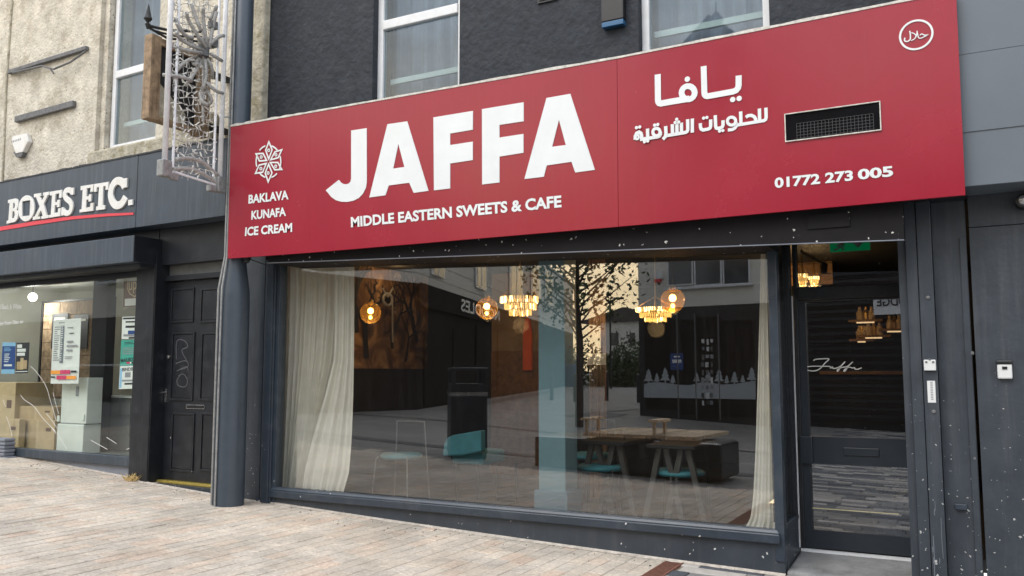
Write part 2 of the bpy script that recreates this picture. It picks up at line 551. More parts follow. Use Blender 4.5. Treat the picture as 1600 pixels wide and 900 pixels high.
mt = dict(
    red=M('red_panel', (.31, .0085, .026), .25, var=.06, vs=1.2, stain=(.40, .08, .10), stain_scale=3, stain_amt=.06, streak=6, bump=.03, bs=2.2),
    white_vinyl=M('white_vinyl', (.75, .77, .76), .45, var=.05, vs=3),
    torn=M('torn_trim', (.62, .59, .53), .8, var=.3, vs=18, bump=.4),
    char=M('charcoal_paint', (.034, .042, .053), .42, var=.18, vs=4, bump=.08, bs=30, specks=.10, speck_scale=30, stain=(.10, .10, .10), stain_scale=3, stain_amt=.35, streak=3),
    splash=M('splashed_charcoal_paint', (.037, .045, .056), .45, var=.2, vs=5, bump=.08, bs=30, specks=.48, speck_scale=34, speck_col=(.46, .455, .43), stain=(.11, .115, .12), stain_scale=3, stain_amt=.4, streak=4),
    frame=M('blue_grey_frame', (.030, .041, .056), .35, var=.14, vs=6, specks=.05, speck_scale=28, stain=(.12, .13, .14), stain_scale=5, stain_amt=.3),
    shutter=M('shutter_metal', (.014, .0125, .0135), .75, spec=.2, var=.25, vs=5, specks=.22, speck_scale=26, speck_low=False),
    black=M('black_paint', (.011, .013, .017), .42, var=.25, vs=8, specks=.05, speck_scale=18, stain=(.05, .052, .055), stain_scale=6, stain_amt=.4),
    render_dark=M('dark_render', (.030, .034, .042), .85, var=.3, vs=7, bump=1.0, bs=16, stain=(.10, .10, .10), stain_scale=5, stain_amt=.25),
    render_cream=M('cream_render', (.60, .555, .465), .92, var=.22, specks=.3, speck_scale=22, speck_low=False, speck_col=(.24, .20, .14), vs=4, bump=1.0, bs=26, stain=(.22, .17, .10), stain_scale=2.6, stain_amt=.75),
    sill_stone=M('mossy_stone', (.46, .42, .33), .95, var=.35, vs=9, bump=1, bs=22, stain=(.20, .165, .06), stain_scale=5, stain_amt=.8),
    pvc=M('white_upvc', (.74, .75, .76), .35, var=.05, vs=6, stain=(.45, .42, .36), stain_scale=9, stain_amt=.25),
    slate=M('slate_paint', (.046, .060, .078), .42, var=.15, vs=3, bump=.05, bs=8, stain=(.16, .18, .20), stain_scale=3, stain_amt=.35, streak=5),
    greyriser=M('grey_riser', (.20, .215, .25), .6, var=.15, vs=6),
    pole=M('grey_column_paint', (.046, .060, .078), .42, var=.1, vs=9, bump=.05, bs=60),
    galv=M('galvanised_pipe', (.30, .30, .29), .5, .3, var=.3, vs=20),
    tubewhite=M('white_tube', (.85, .85, .86), .35, var=.12, vs=18),
    rope=M('rope_light', (.40, .385, .36), .5, var=.35, vs=40, bump=.3, bs=80),
    bulbwhite=M('fairy_bulb', (.75, .74, .68), .4, var=.1),
    oldwood=M('weathered_wood', (.30, .21, .13), .85, var=.45, vs=12, bump=.5, bs=30, stain=(.09, .05, .025), stain_scale=7, stain_amt=.8, streak=6),
    iron=M('black_iron', (.018, .018, .019), .6, var=.2, vs=20),
    greybar=M('grey_timber', (.15, .15, .15), .75, var=.35, vs=20, bump=.4),
    signred=M('red_line', (.72, .055, .075), .45, var=.06),
    offwhite=M('offwhite_plastic', (.76, .75, .71), .45, var=.07, vs=8, stain=(.45, .36, .22), stain_scale=7, stain_amt=.3),
    white=M('white_plastic', (.72, .72, .70), .45, var=.05),
    brass=M('brass_strip', (.55, .42, .10), .4, .6, var=.2, vs=20),
    chrome=M('steel', (.55, .55, .56), .25, .9, var=.15, vs=15),
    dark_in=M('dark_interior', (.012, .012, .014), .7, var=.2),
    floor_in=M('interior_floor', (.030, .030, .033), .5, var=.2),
    teal=M('teal_paint', (.16, .285, .335), .55, var=.08, vs=4),
    tealbase=M('teal_skirting', (.085, .19, .27), .55, var=.08, vs=4),
    tealseat=M('teal_upholstery', (.05, .24, .29), .6, var=.15, vs=12),
    cream_in=M('cream_interior_wall', (.58, .57, .50), .8, var=.06, vs=3),
    room_grey=M('grey_room', (.16, .16, .155), .8, var=.15, vs=3),
    card=M('cardboard', (.50, .36, .20), .8, var=.12, vs=5, stain=(.36, .24, .12), stain_scale=3, stain_amt=.4),
    card2=M('pale_cardboard', (.56, .42, .24), .8, var=.12, vs=5),
    wood=M('warm_wood', (.22, .12, .055), .6, var=.4, vs=9, bump=.2, bs=40),
    slat=M('bench_slat', (.58, .44, .29), .7, var=.3, vs=12, rand=.15),
    goldframe=M('gold_metal', (.55, .34, .10), .3, .9, var=.1),
    navy=M('navy_metal', (.016, .022, .034), .4, var=.25, vs=6, stain=(.16, .17, .18), stain_scale=4, stain_amt=.35, streak=5),
    mortar=M('pavement_joint', (.27, .23, .185), .95, var=.3, vs=20, bump=.3),
    fillet=M('mortar_fillet', (.52, .46, .39), .95, var=.3, vs=14, bump=.8, bs=30),
    street=M('street_paving', (.215, .208, .197), .8, var=.14, vs=.8, bump=.05, bs=20, stain=(.2, .19, .18), stain_scale=.5, stain_amt=.4),
    band=M('dark_paving_band', (.085, .085, .085), .8, var=.2, vs=3),
    rust=M('rusted_iron', (.20, .085, .055), .85, var=.4, vs=30, bump=.3),
    step=M('stone_step', (.24, .24, .235), .75, var=.28, vs=5, bump=.25, bs=25, stain=(.09, .09, .085), stain_scale=5, stain_amt=.7),
    claddingcream=M('cream_cladding', (.72, .69, .61), .7, var=.08, vs=2),
    shopdark=M('dark_shopfront', (.026, .024, .025), .9, var=.4, vs=1.5, spec=.05),
    bark=M('bark', (.06, .045, .035), .9, var=.4, vs=20, bump=.5),
    leaf=M('leaf', (.055, .085, .030), .6, var=.3, vs=3, island=.45),
    binblue=M('blue_bin_plastic', (.03, .09, .30), .5, var=.15),
    carblue=M('blue_car_paint', (.010, .022, .075), .2, var=.05, spec=.7),
    tyre=M('tyre', (.015, .015, .015), .8),
    snow=M('frosted_vinyl', (.42, .45, .47), .8, var=.06),
    roof=M('roof_tile', (.09, .075, .07), .8, var=.3, vs=4),
    straw=M('dry_grass', (.55, .40, .16), .8, var=.3),
    paper=M('paper', (.80, .80, .76), .7, var=.04, vs=10),
    print_dark=M('dark_print', (.03, .03, .035), .6, var=.2),
    print_blue=M('blue_print', (.025, .075, .26), .6, var=.15),
    print_lblue=M('light_blue_print', (.28, .52, .72), .6, var=.1),
    print_green=M('green_print', (.06, .38, .30), .6, var=.06),
    print_grey=M('grey_print', (.30, .30, .31), .6, var=.1),
    print_pink=M('magenta_print', (.60, .05, .14), .6, var=.1),
    print_orange=M('orange_print', (.85, .34, .05), .6, var=.1),
    print_brown=M('brown_print', (.16, .085, .055), .6, var=.1),
    exitgreen=M('exit_green', (.0, .26, .10), .5, var=.05),
    chalk=M('chalk_scrawl', (.075, .075, .08), .8, var=.2),
    orange=M('orange_panel', (.70, .12, .03), .6, var=.15),
    crackm=M('crack', (.80, .80, .78), .4, var=.1),
    boxgrey=M('grey_fascia', (.125, .148, .172), .40, var=.06, vs=1.5, stain=(.14, .15, .16), stain_scale=1, stain_amt=.3),
    blackplastic=M('black_plastic', (.014, .014, .015), .35, var=.2),
    bluebase=M('blue_lens', (.03, .12, .25), .3, var=.1),
    trimbrown=M('brown_return', (.12, .095, .075), .6, var=.2, streak=3),
    plaster=M('white_machine_casing', (.70, .72, .66), .5, var=.06),
)
mt['tableleg'] = M('dark_table_leg', (.07, .068, .065), .6, var=.2)
mt['wire'] = M('grey_wire', (.20, .20, .20), .5, var=.15)
mt['grit'] = M('grit', (.20, .17, .14), .9, var=.5, vs=9, island=.7)
mt['gridwire'] = M('dark_grid_wire', (.055, .055, .058), .5, var=.1)
mt['ventdark'] = M('shaded_vent', (.008, .008, .009), .95, var=.3, spec=.05)  # near-black colour stands in for the shade of an unmodelled vent recess
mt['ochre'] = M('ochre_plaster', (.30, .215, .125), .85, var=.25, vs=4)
mt['strip'] = M('pale_yellow_strip', (.55, .50, .30), .6, var=.12, vs=20)
mt['doorpaint'] = M('door_paint', (.017, .023, .031), .4, var=.12, vs=6)
mt['glass'] = GLASS('shop_glass', 2.65, (.90, .905, .89), dirt=.010)
mt['glass_left'] = GLASS('left_shop_glass', 1.7, (.96, .985, .975), dirt=.015)
mt['glass_door'] = GLASS('door_glass', 3.3, (.70, .72, .74), dirt=.010)
mt['glass_up'] = GLASS('upstairs_glass', 1.9, (.80, .86, .86), dirt=.05)
mt['glass_amber'] = GLASS('amber_glass', 1.35, (.92, .70, .38))
_t = mt['glass_amber'].node_tree
_tl = _t.nodes.new('ShaderNodeBsdfTranslucent'); _tl.inputs['Color'].default_value = (.95, .55, .16, 1)
_mx = _t.nodes.new('ShaderNodeMixShader'); _mx.inputs[0].default_value = .07
_o = _t.nodes['Material Output']
_t.links.new(_o.inputs['Surface'].links[0].from_socket, _mx.inputs[1]); _t.links.new(_tl.outputs[0], _mx.inputs[2]); _t.links.new(_mx.outputs[0], _o.inputs['Surface'])
mt['frosted'] = M('dusty_pane', (.15, .155, .15), .35, var=.25, vs=6, streak=4, stain=(.09, .09, .09), stain_scale=3, stain_amt=.5)
mt['curtain'] = CLOTH('curtain_cloth', (.95, .935, .86), .12)
mt['net'] = CLOTH('net_curtain', (.60, .60, .74), .4)
mt['bulb'] = EM('warm_bulb', (1.0, .62, .20), 26)
_b = mt['exitgreen'].node_tree.nodes['Principled BSDF']; _b.inputs['Emission Color'].default_value = (0, .5, .16, 1); _b.inputs['Emission Strength'].default_value = .22  # slight glow added so the exit sign shows in the dark room
mt['shelflight'] = EM('shelf_light', (1, .66, .34), 1.3)
mt['fillbulb'] = EM('white_fill_lamp', (1, .95, .85), 2.5)
mt['filament'] = EM('warm_filament', (1.0, .55, .16), 14)
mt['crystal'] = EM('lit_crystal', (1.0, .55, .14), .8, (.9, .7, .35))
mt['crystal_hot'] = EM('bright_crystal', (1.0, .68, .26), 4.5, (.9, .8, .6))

def paver_mat():
    m, t, b, out = nodes('clay_paver')
    N, K = t.nodes.new, t.links.new
    tcn = N('ShaderNodeTexCoord'); geo = N('ShaderNodeNewGeometry'); oi = N('ShaderNodeObjectInfo')
    ad = N('ShaderNodeMath'); ad.operation = 'ADD'; K(geo.outputs['Random Per Island'], ad.inputs[0]); K(oi.outputs['Random'], ad.inputs[1])
    frc = N('ShaderNodeMath'); frc.operation = 'FRACT'; K(ad.outputs[0], frc.inputs[0])
    cr = N('ShaderNodeValToRGB'); el = cr.color_ramp.elements
    el[0].color = (.61, .475, .37, 1); el[1].color = (.60, .525, .43, 1); el[1].position = 1
    for p, c in ((.14, (.595, .49, .385)), (.3, (.55, .485, .40)), (.5, (.59, .505, .405)), (.7, (.53, .47, .395)), (.86, (.62, .535, .435))):
        q = el.new(p); q.color = (*c, 1)
    K(frc.outputs[0], cr.inputs['Fac'])
    n1 = N('ShaderNodeTexNoise'); n1.inputs['Scale'].default_value = 38; n1.inputs['Detail'].default_value = 8; n1.inputs['Roughness'].default_value = .75
    K(geo.outputs['Position'], n1.inputs['Vector'])
    n2 = N('ShaderNodeTexNoise'); n2.inputs['Scale'].default_value = 1.6; n2.inputs['Detail'].default_value = 7; n2.inputs['Roughness'].default_value = .7
    K(geo.outputs['Position'], n2.inputs['Vector'])
    a = N('ShaderNodeMapRange'); a.inputs['From Min'].default_value = .25; a.inputs['From Max'].default_value = .75; a.inputs['To Min'].default_value = .62; a.inputs['To Max'].default_value = 1.42
    K(n1.outputs['Fac'], a.inputs['Value'])
    c2 = N('ShaderNodeMapRange'); c2.inputs['From Min'].default_value = .3; c2.inputs['From Max'].default_value = .7; c2.inputs['To Min'].default_value = .62; c2.inputs['To Max'].default_value = 1.14
    K(n2.outputs['Fac'], c2.inputs['Value'])
    mu = N('ShaderNodeMath'); mu.operation = 'MULTIPLY'; K(a.outputs['Result'], mu.inputs[0]); K(c2.outputs['Result'], mu.inputs[1])
    sc = N('ShaderNodeVectorMath'); sc.operation = 'SCALE'; K(cr.outputs['Color'], sc.inputs[0]); K(mu.outputs[0], sc.inputs['Scale'])
    vo = N('ShaderNodeTexVoronoi'); vo.inputs['Scale'].default_value = 5.5; K(geo.outputs['Position'], vo.inputs['Vector'])
    spc = N('ShaderNodeSeparateColor'); K(vo.outputs['Color'], spc.inputs[0])
    thr = N('ShaderNodeMapRange'); thr.inputs['From Min'].default_value = .45; thr.inputs['To Max'].default_value = .12; K(spc.outputs[0], thr.inputs['Value'])
    ltn = N('ShaderNodeMath'); ltn.operation = 'LESS_THAN'; K(vo.outputs['Distance'], ltn.inputs[0]); K(thr.outputs['Result'], ltn.inputs[1])
    lm = N('ShaderNodeMath'); lm.operation = 'MULTIPLY'; lm.inputs[1].default_value = .42; K(ltn.outputs[0], lm.inputs[0])
    mg_ = N('ShaderNodeMix'); mg_.data_type = 'RGBA'; K(lm.outputs[0], mg_.inputs[0]); K(sc.outputs['Vector'], mg_.inputs[6]); mg_.inputs[7].default_value = (.16, .14, .125, 1)
    K(mg_.outputs[2], b.inputs['Base Color'])
    b.inputs['Roughness'].default_value = .85
    bp = N('ShaderNodeBump'); bp.inputs['Strength'].default_value = .35; bp.inputs['Distance'].default_value = .006
    K(n1.outputs['Fac'], bp.inputs['Height']); K(bp.outputs['Normal'], b.inputs['Normal'])
    return m
mt['paver'] = paver_mat()
def slab_street():
    """large paving slabs too far off to build one by one"""
    m = mt['street']; t = m.node_tree
    b = t.nodes['Principled BSDF']
    old = b.inputs['Base Color'].links[0].from_socket
    N, K = t.nodes.new, t.links.new
    geo = N('ShaderNodeNewGeometry')
    br = N('ShaderNodeTexBrick')
    br.inputs['Scale'].default_value = 1.0
    br.inputs['Brick Width'].default_value = .9; br.inputs['Row Height'].default_value = .6
    br.inputs['Mortar Size'].default_value = .012
    br.inputs['Color1'].default_value = (.86, .85, .83, 1); br.inputs['Color2'].default_value = (1.12, 1.1, 1.07, 1); br.inputs['Mortar'].default_value = (.5, .5, .5, 1)
    K(geo.outputs['Position'], br.inputs['Vector'])
    mx = N('ShaderNodeMix'); mx.data_type = 'RGBA'; mx.blend_type = 'MULTIPLY'; mx.inputs[0].default_value = 1
    K(old, mx.inputs[6]); K(br.outputs['Color'], mx.inputs[7]); K(mx.outputs[2], b.inputs['Base Color'])
slab_street()
mt['sett'] = M('street_sett', (.2, .2, .2), .75, var=.2, vs=12, island=.5, stain=[(.07, .075, .085), (.22, .21, .20), (.38, .35, .31), (.13, .135, .14), (.48, .44, .39), (.09, .095, .105), (.30, .28, .25)])

# ================================================================== GROUND
def sheet(name, m, x0, x1, y0, y1, dz, step=1.0):
    mb = MB()
    n = max(1, int((x1 - x0) / step))
    for i in range(n):
        a, b = x0 + (x1 - x0) * i / n, x0 + (x1 - x0) * (i + 1) / n
        mb.quad((a, y0, g(a) + dz), (b, y0, g(b) + dz), (b, y1, g(b) + dz), (a, y1, g(a) + dz))
    return mb.build(name, m)
DX0, DX1 = gnd(1013.5, 900).x, gnd(1047, 900).x       # the drain channel runs out from the shop front
DX0, DX1 = min(gnd(1047, 874).x, DX0), gnd(1072, 876).x
PX0, PX1, PY0 = -15.0, DX0 - .01, -4.3
SX0, SX1, SY0 = DX1 + .01, 5.0, -22.0
street = struct(sheet('street', mt['street'], -70, 60, -500, PY0, -.004))
struct(sheet('street', mt['street'], SX1, 60, PY0, 3, -.004))
struct(sheet('street', mt['street'], -70, PX0, PY0, 3, -.004))
pavement = struct(sheet('pavement', mt['mortar'], PX0, PX1, PY0, .9, -.013, .5))
def paver_mesh(mb, x, y, w_, l_, dz, tx=0, ty=0):
    """one block with a worn, chamfered top; bottom left open"""
    h, c = .05, .004
    w2, l2 = w_ / 2, l_ / 2
    def z(px_, py_): return g(px_) + dz + tx * (px_ - x) + ty * (py_ - y)
    vs = []
    for (a, b) in ((-1, -1), (1, -1), (1, 1), (-1, 1)):
        X, Y = x + a * w2, y + b * l2
        vs.append((X, Y, z(X, Y) - h))
    for (a, b) in ((-1, -1), (1, -1), (1, 1), (-1, 1)):
        X, Y = x + a * w2, y + b * l2
        vs.append((X, Y, z(X, Y) - c))
    for (a, b) in ((-1, -1), (1, -1), (1, 1), (-1, 1)):
        X, Y = x + a * (w2 - c), y + b * (l2 - c)
        vs.append((X, Y, z(X, Y)))
    fs = []
    for k in range(4):
        j = (k + 1) % 4
        fs += [(k, j, 4 + j, 4 + k), (4 + k, 4 + j, 8 + j, 8 + k)]
    fs.append((8, 9, 10, 11))
    mb.add(vs, fs)
def screen(p):
    q = Vector(p) - CAM
    z_ = q.dot(FW)
    if z_ < .2:
        return None
    return 800 + F_PX * q.dot(RT) / z_, 450 - F_PX * q.dot(UPV) / z_, z_
blocks = []
CW = .130
rng = random.Random(3)
x = PX1 - CW / 2
while x > PX0:
    y = .85 - rng.random() * .3
    while y > PY0:
        l_ = rng.choice((.20, .20, .27, .27, .34))
        blocks.append((x, y - l_ / 2, l_))
        y -= l_
    x -= CW
seen, rest = [], []
for b in blocks:
    s = screen((b[0], b[1], g(b[0])))
    if s and -20 < s[0] < 1620 and 600 < s[1] < 915 and b[1] < .02:
        seen.append((-(b[2] * (CAM.z - g(b[0])) / s[2] ** 3), b))
    else:
        rest.append(b)
seen.sort(key=lambda t: t[0])
pav_shared = {}
for k, (_, b) in enumerate(seen):
    if k >= 300:
        rest.append(b)
        continue
    if b[2] not in pav_shared:
        mb = MB()
        sl = g(-5.0) - g(-4.0)
        gg = g
        g = lambda v: -sl * v                      # all blocks of a length share one gently sloping mesh
        paver_mesh(mb, 0, 0, CW - .006, b[2] - .006, 0)
        g = gg
        me = bpy.data.meshes.new('paver')
        me.from_pydata(mb.v, [], mb.f)
        me.materials.append(mt['paver'])
        pav_shared[b[2]] = me
    o = bpy.data.objects.new('paver', pav_shared[b[2]])
    COL.objects.link(o)
    o.parent = pavement
    o.location = Vector((b[0], b[1], g(b[0]) + rng.uniform(-.0018, .0018))) - WM[pavement.name]
    o.rotation_euler = (rng.uniform(-.004, .004), math.atan(sl) - math.atan((g(b[0] - .05) - g(b[0] + .05)) / .1) + rng.uniform(-.008, .008), rng.uniform(-.004, .004))
mb = MB()
for b in rest:
    paver_mesh(mb, b[0], b[1], CW - .006, b[2] - .006, rng.uniform(-.002, .002), rng.uniform(-.008, .008), rng.uniform(-.004, .004))
stuff(mb.build('paver_bed', mt['paver'], pavement))
# strip of long thin grey setts in front of the door
settbed = struct(sheet('sett_strip', mt['mortar'], SX0, SX1, PY0, .02, -.013))
mb = MB()
y = .0
while y > SY0:
    xl = SX0 + min(0, (y + 4) * .10)
    x = xl - rng.random() * .3
    wv = rng.choice((.12, .15, .19))
    while x < SX1 - .4:
        l_ = rng.choice((.22, .3, .4, .5))
        a = max(x, xl)
        if x + l_ - a > .05:
            paver_mesh(mb, (a + x + l_) / 2, y - wv / 2, x + l_ - a - .006, wv - .006, (.0 if y > PY0 else .006) + rng.uniform(-.0015, .0015))
        x += l_
    y -= wv
stuff(mb.build('sett_bed', mt['sett'], settbed))
# rusty drain channel
dr = thing('drain_channel', 'rust brown slotted drain channel running out from the cafe stall riser', 'drain', (DX0, 0, g(DX0)))
mb = MB()
for k in range(9):
    xx = DX0 + (DX1 - DX0) * (k + .5) / 9
    mb.box(xx - .004, xx + .004, -3.5, -.03, g(DX0) - .02, g(DX0) - .001)
for k in range(60):
    mb.box(DX0, DX1, -.05 - k * .058, -.04 - k * .058, g(DX0) - .021, g(DX0) - .003)
mb.build('grate', mt['rust'], dr)
mb = MB()
mb.box(DX0 - .012, DX0, -3.5, -.03, g(DX0) - .05, g(DX0) + .001)
mb.box(DX1, DX1 + .012, -3.5, -.03, g(DX0) - .05, g(DX0) + .001)
mb.build('grate_frame', mt['rust'], dr)
box('channel', mt['black'], dr, DX0, DX1, -3.5, -.03, g(DX0) - .08, g(DX0) - .04)
# crumbling mortar where pavement meets the shop fronts
def fillet(x0, x1, yf, name='mortar_fillet'):
    mb = MB()
    n = int((x1 - x0) / .03)
    for i in range(n):
        a, b = x0 + (x1 - x0) * i / n, x0 + (x1 - x0) * (i + 1) / n
        def wd(v): return .035 + .05 * max(0, noise.noise(Vector((v * 2.3, 1.1, 0)))) + .02 * noise.noise(Vector((v * 13, .3, 0)))
        ya, yb = yf(a), yf(b)
        mb.quad((a, ya - wd(a), g(a) + .002), (b, yb - wd(b), g(b) + .002), (b, yb, g(b) + .016), (a, ya, g(a) + .016))
    return struct(mb.build(name, mt['fillet'], smooth=True))

# ================================================================== THE RED CAFE
SGY = -.53
cafe = thing('cafe_building', 'dark rendered terrace building with the curtained cafe window under the red sign', 'building', (-4.0, .3, 0))
zs0 = at(425, 764.4, -.08).z           # top of the sill
XL = at(441, 600, 0).x - .03           # window opening
XR = at(1212, 800, 0).x
XC = at(1227, 840, -.02).x             # outer corner by the door
# upper wall with two window openings
wy = .0
uw = []
for (a, b) in ((583, 718), (998, 1203)):
    uw.append((at(a, 60, wy).x, at(b, 60, wy).x))
UZ0 = 3.6
wall = wall_grid(MB(), at(413, 100, wy).x, .12, 2.9, 7.2, wy, wy + .35,
                 [(uw[0][0], uw[0][1], UZ0 + .2, 6.6), (uw[1][0], uw[1][1], UZ0 + .2, 6.6)])
wall.build('wall', mt['render_dark'], cafe)
def sash(parent, x0, x1, z0, z1, y, transoms, label=None, fw=.07, netmat='net', bar=None, shelf=True):
    """white window: frame, panes, transom, curtain behind"""
    mb = MB()
    mb.box(x0, x0 + fw, y, y + .07, z0, z1); mb.box(x1 - fw, x1, y, y + .07, z0, z1)
    mb.box(x0 + fw, x1 - fw, y, y + .07, z0, z0 + fw); mb.box(x0 + fw, x1 - fw, y, y + .07, z1 - fw, z1)
    win = mb.build('window', mt['pvc'], parent, bevel=.008)
    zz = [z0 + fw] + [q for t in transoms for q in (t - .05, t + .05)] + [z1 - fw]
    for t in transoms:
        box('transom', mt['pvc'], win, x0 + fw, x1 - fw, y - .012, y + .06, t - .05, t + .05, .008)
    for i in range(0, len(zz), 2):
        box('pane', mt['glass_up'], win, x0 + fw, x1 - fw, y + .03, y + .036, zz[i], zz[i + 1])
    mb = MB()
    n = 60
    pts = []
    for i in range(n + 1):
        xx = x0 - .25 + (x1 - x0 + .5) * i / n
        pts.append((xx, y + .30 + .03 * math.sin(i * .9) + .02 * math.sin(i * .37 + 1)))
    for i in range(n):
        mb.quad((*pts[i], z0), (*pts[i + 1], z0), (*pts[i + 1], z1), (*pts[i], z1))
    mb.build('net_curtain', mt[netmat], win, smooth=True)
    if bar:
        box('blind_rail', mt['pvc'], win, x0 + fw, x1 - fw, y + .14, y + .18, bar - .028, bar + .028)
    mb = MB()
    mb.box(x0 - .3, x1 + .3, y + .8, y + .85, z0 - .2, z1 + .2)
    mb.box(x0 - .35, x0 - .3, y + .28, y + .85, z0 - .2, z1 + .2); mb.box(x1 + .3, x1 + .35, y + .28, y + .85, z0 - .2, z1 + .2)
    mb.box(x0 - .3, x1 + .3, y + .28, y + .8, z1 + .2, z1 + .25)
    mb.build('room_back', mt['room_grey'], win)
    return win
tz0 = at(650, 28, .08).z
sash(cafe, uw[0][0], uw[0][1], 3.8, 6.6, .08, [tz0], bar=at(650, 122, .24).z)
sash(cafe, uw[1][0], uw[1][1], 3.8, 6.6, .08, [6.0], bar=at(1100, 41, .24).z)
# left pilaster and stall riser, sill and window frame
xp0, xp1 = at(366, 600, -.02).x, at(411, 600, -.02).x
box('pilaster', mt['splash'], cafe, xp0, xp1, -.03, .2, -.2, 2.95)
mb = MB(); mb.box(xp1 - .02, xp1 + .02, -.055, -.03, -.2, 2.9); mb.build('pilaster_bead', mt['frame'], cafe)
xf0 = xp1 + .02
mb = MB()
mb.box(xf0, XL + .01, -.05, .06, .05, 2.78)
mb.box(xf0 + .03, XL - .035, -.075, -.05, .05, 2.78)
mb.box(xf0 + .055, XL - .055, -.09, -.075, .05, 2.78)
mb.build('window_post', mt['frame'], cafe, bevel=.006)
mb = MB(); mb.box(XR, XC, -.05, .05, .10, 2.72); mb.build('window_post', mt['frame'], cafe, bevel=.006)
mb = MB()
mb.box(xf0 + .04, XC - .03, -.085, .05, zs0 - .085, zs0 - .012)
mb.hexa([(xf0 + .06, -.07, zs0 - .012), (XC - .03, -.07, zs0 - .012), (XC - .03, .0, zs0 - .012), (xf0 + .06, .0, zs0 - .012),
         (xf0 + .08, -.05, zs0 + .02), (XC - .05, -.05, zs0 + .02), (XC - .05, .0, zs0 + .02), (xf0 + .08, .0, zs0 + .02)])
mb.build('window_sill', mt['frame'], cafe, bevel=.008)
box('stall_riser', mt['char'], cafe, xf0 + .02, XC - .002, -.04, .04, -.25, zs0 - .085)
pane = box('display_pane', mt['glass'], cafe, XL - .02, XR + .01, .0, .008, zs0 - .01, 2.80)
box('window_board', mt['brass'], cafe, at(600, 780, .06).x, XR, .05, .09, zs0 - .015, zs0 - .003)
# shutter box over the window: its lower edge falls towards the right
xd1_ = at(1431, 870, .60).x
sL, sR = at(418, 411, -.42), at(1413, 375, -.42)
mb = MB()
sM = sL.lerp(sR, (XC - sL.x) / (sR.x - sL.x))
mb.hexa([(sL.x, -.42, sL.z), (sM.x, -.42, sM.z), (sM.x, .12, sM.z), (sL.x, .12, sL.z),
         (sL.x, -.42, 3.0), (sM.x, -.42, 3.0), (sM.x, .0, 3.0), (sL.x, .0, 3.0)])
mb.hexa([(sM.x, -.42, sM.z), (sR.x, -.42, sR.z), (sR.x, -.38, sR.z), (sM.x, -.38, sM.z),
         (sM.x, -.42, 3.0), (sR.x, -.42, 3.0), (sR.x, -.38, 3.0), (sM.x, -.38, 3.0)])
lint = mb.build('shutter_housing', mt['shutter'], cafe)
mb = MB()
mb.hexa([(sL.x, -.428, sL.z - .003), (sR.x, -.428, sR.z - .003), (sR.x, -.40, sR.z - .003), (sL.x, -.40, sL.z - .003),
         (sL.x, -.428, sL.z + .004), (sR.x, -.428, sR.z + .004), (sR.x, -.40, sR.z + .004), (sL.x, -.40, sL.z + .004)])
mb.build('metal_lip', mt['greyriser'], lint)
a, b = at(1262, 350, -.42), at(1328, 344, -.42)
box('access_cover', mt['shutter'], lint, a.x, b.x, -.432, -.42, b.z - .045, b.z + .06)
mb = MB()
mb.hexa([(sL.x, -.45, 2.66 + .06), (sR.x, -.45, 2.66), (sR.x, -.42, 2.66), (sL.x, -.42, 2.72), (sL.x, -.45, 2.80), (sR.x, -.45, 2.80), (sR.x, -.42, 2.80), (sL.x, -.42, 2.80)])
box('recess_ceiling', mt['black'], cafe, XC - .05, xd1_ + .1, -.379, .72, 2.80, 2.86)
# the splayed return beside the door
YD = .60
zr = atx(1240, 817, XC).z
box('return_riser', mt['char'], cafe, XC - .05, XC, .042, YD - .02, -.2, zr)
mb = MB()
mb.box(XC - .055, XC + .004, .05, YD - .02, zr, zr + .04)
mb.build('return_sill', mt['frame'], cafe, bevel=.006)
box('return_pane', mt['glass_door'], cafe, XC - .03, XC - .022, .05, .45, zr + .04, 2.80)
box('return_post', mt['black'], cafe, XC - .06, XC, .45, YD - .03, zr + .04, 2.80)
box('return_lining', mt['trimbrown'], cafe, XC - .10, XC - .062, .05, .45, zr + .04, 2.80)
# door
xd0, xd1 = XC + .005, at(1431, 870, YD).x
zth = at(1340, 866, YD).z
xs = at(1241, 650, YD - .03).x
mb = MB(); mb.box(xs - .022, xs + .018, YD - .05, YD - .02, zth + .02, at(1241, 462, YD - .05).z); mb.build('white_door_edge', mt['pvc'], cafe)
ztr0, ztr1 = at(1330, 466, YD).z, at(1330, 446, YD).z
mb = MB()
mb.box(xd0, xs + .05, YD, YD + .08, zth, 2.80); mb.box(xd1 - .005, xd1 + .1, YD, YD + .08, zth, 2.80)
mb.box(xs + .05, xd1, YD - .01, YD + .08, ztr0, ztr1)
mb.build('door_frame', mt['black'], cafe, bevel=.005)
box('transom_pane', mt['glass_door'], cafe, xs + .05, xd1, YD + .03, YD + .036, ztr1, 2.80)
gl0, gl1 = at(1262, 600, YD).x, at(1416, 600, YD).x
gu0, gu1 = at(1335, 684, YD).z, at(1335, 469, YD).z
lo0, lo1 = at(1345, 834, YD).z, at(1345, 728, YD).z
mb = MB()
wall_grid(mb, xs + .052, xd1 - .006, zth + .02, ztr0 - .006, YD + .005, YD + .05, [(gl0, gl1, gu0, gu1), (gl0, gl1, lo0, lo1)])
door = mb.build('door', mt['doorpaint'], cafe, bevel=.004)
box('pane', mt['glass_door'], door, gl0, gl1, YD + .02, YD + .026, gu0, gu1)
box('pane', mt['glass_door'], door, gl0, gl1, YD + .02, YD + .026, lo0, lo1)
p, q = at(1318, 699, YD), at(1374, 714, YD)
box('letter_plate', mt['doorpaint'], door, p.x, q.x, YD - .006, YD + .006, q.z, p.z, .004)
p, q = at(1252, 681, YD), at(1271, 725, YD)
box('push_plate', mt['doorpaint'], door, p.x - .01, q.x, YD - .03, YD + .006, q.z, p.z, .006)
p, q = at(1268, 793, YD), at(1404, 804, YD)
box('pull_strip', mt['strip'], door, p.x, q.x, YD + .012, YD + .018, q.z - .002, p.z - .002)
mb = MB()
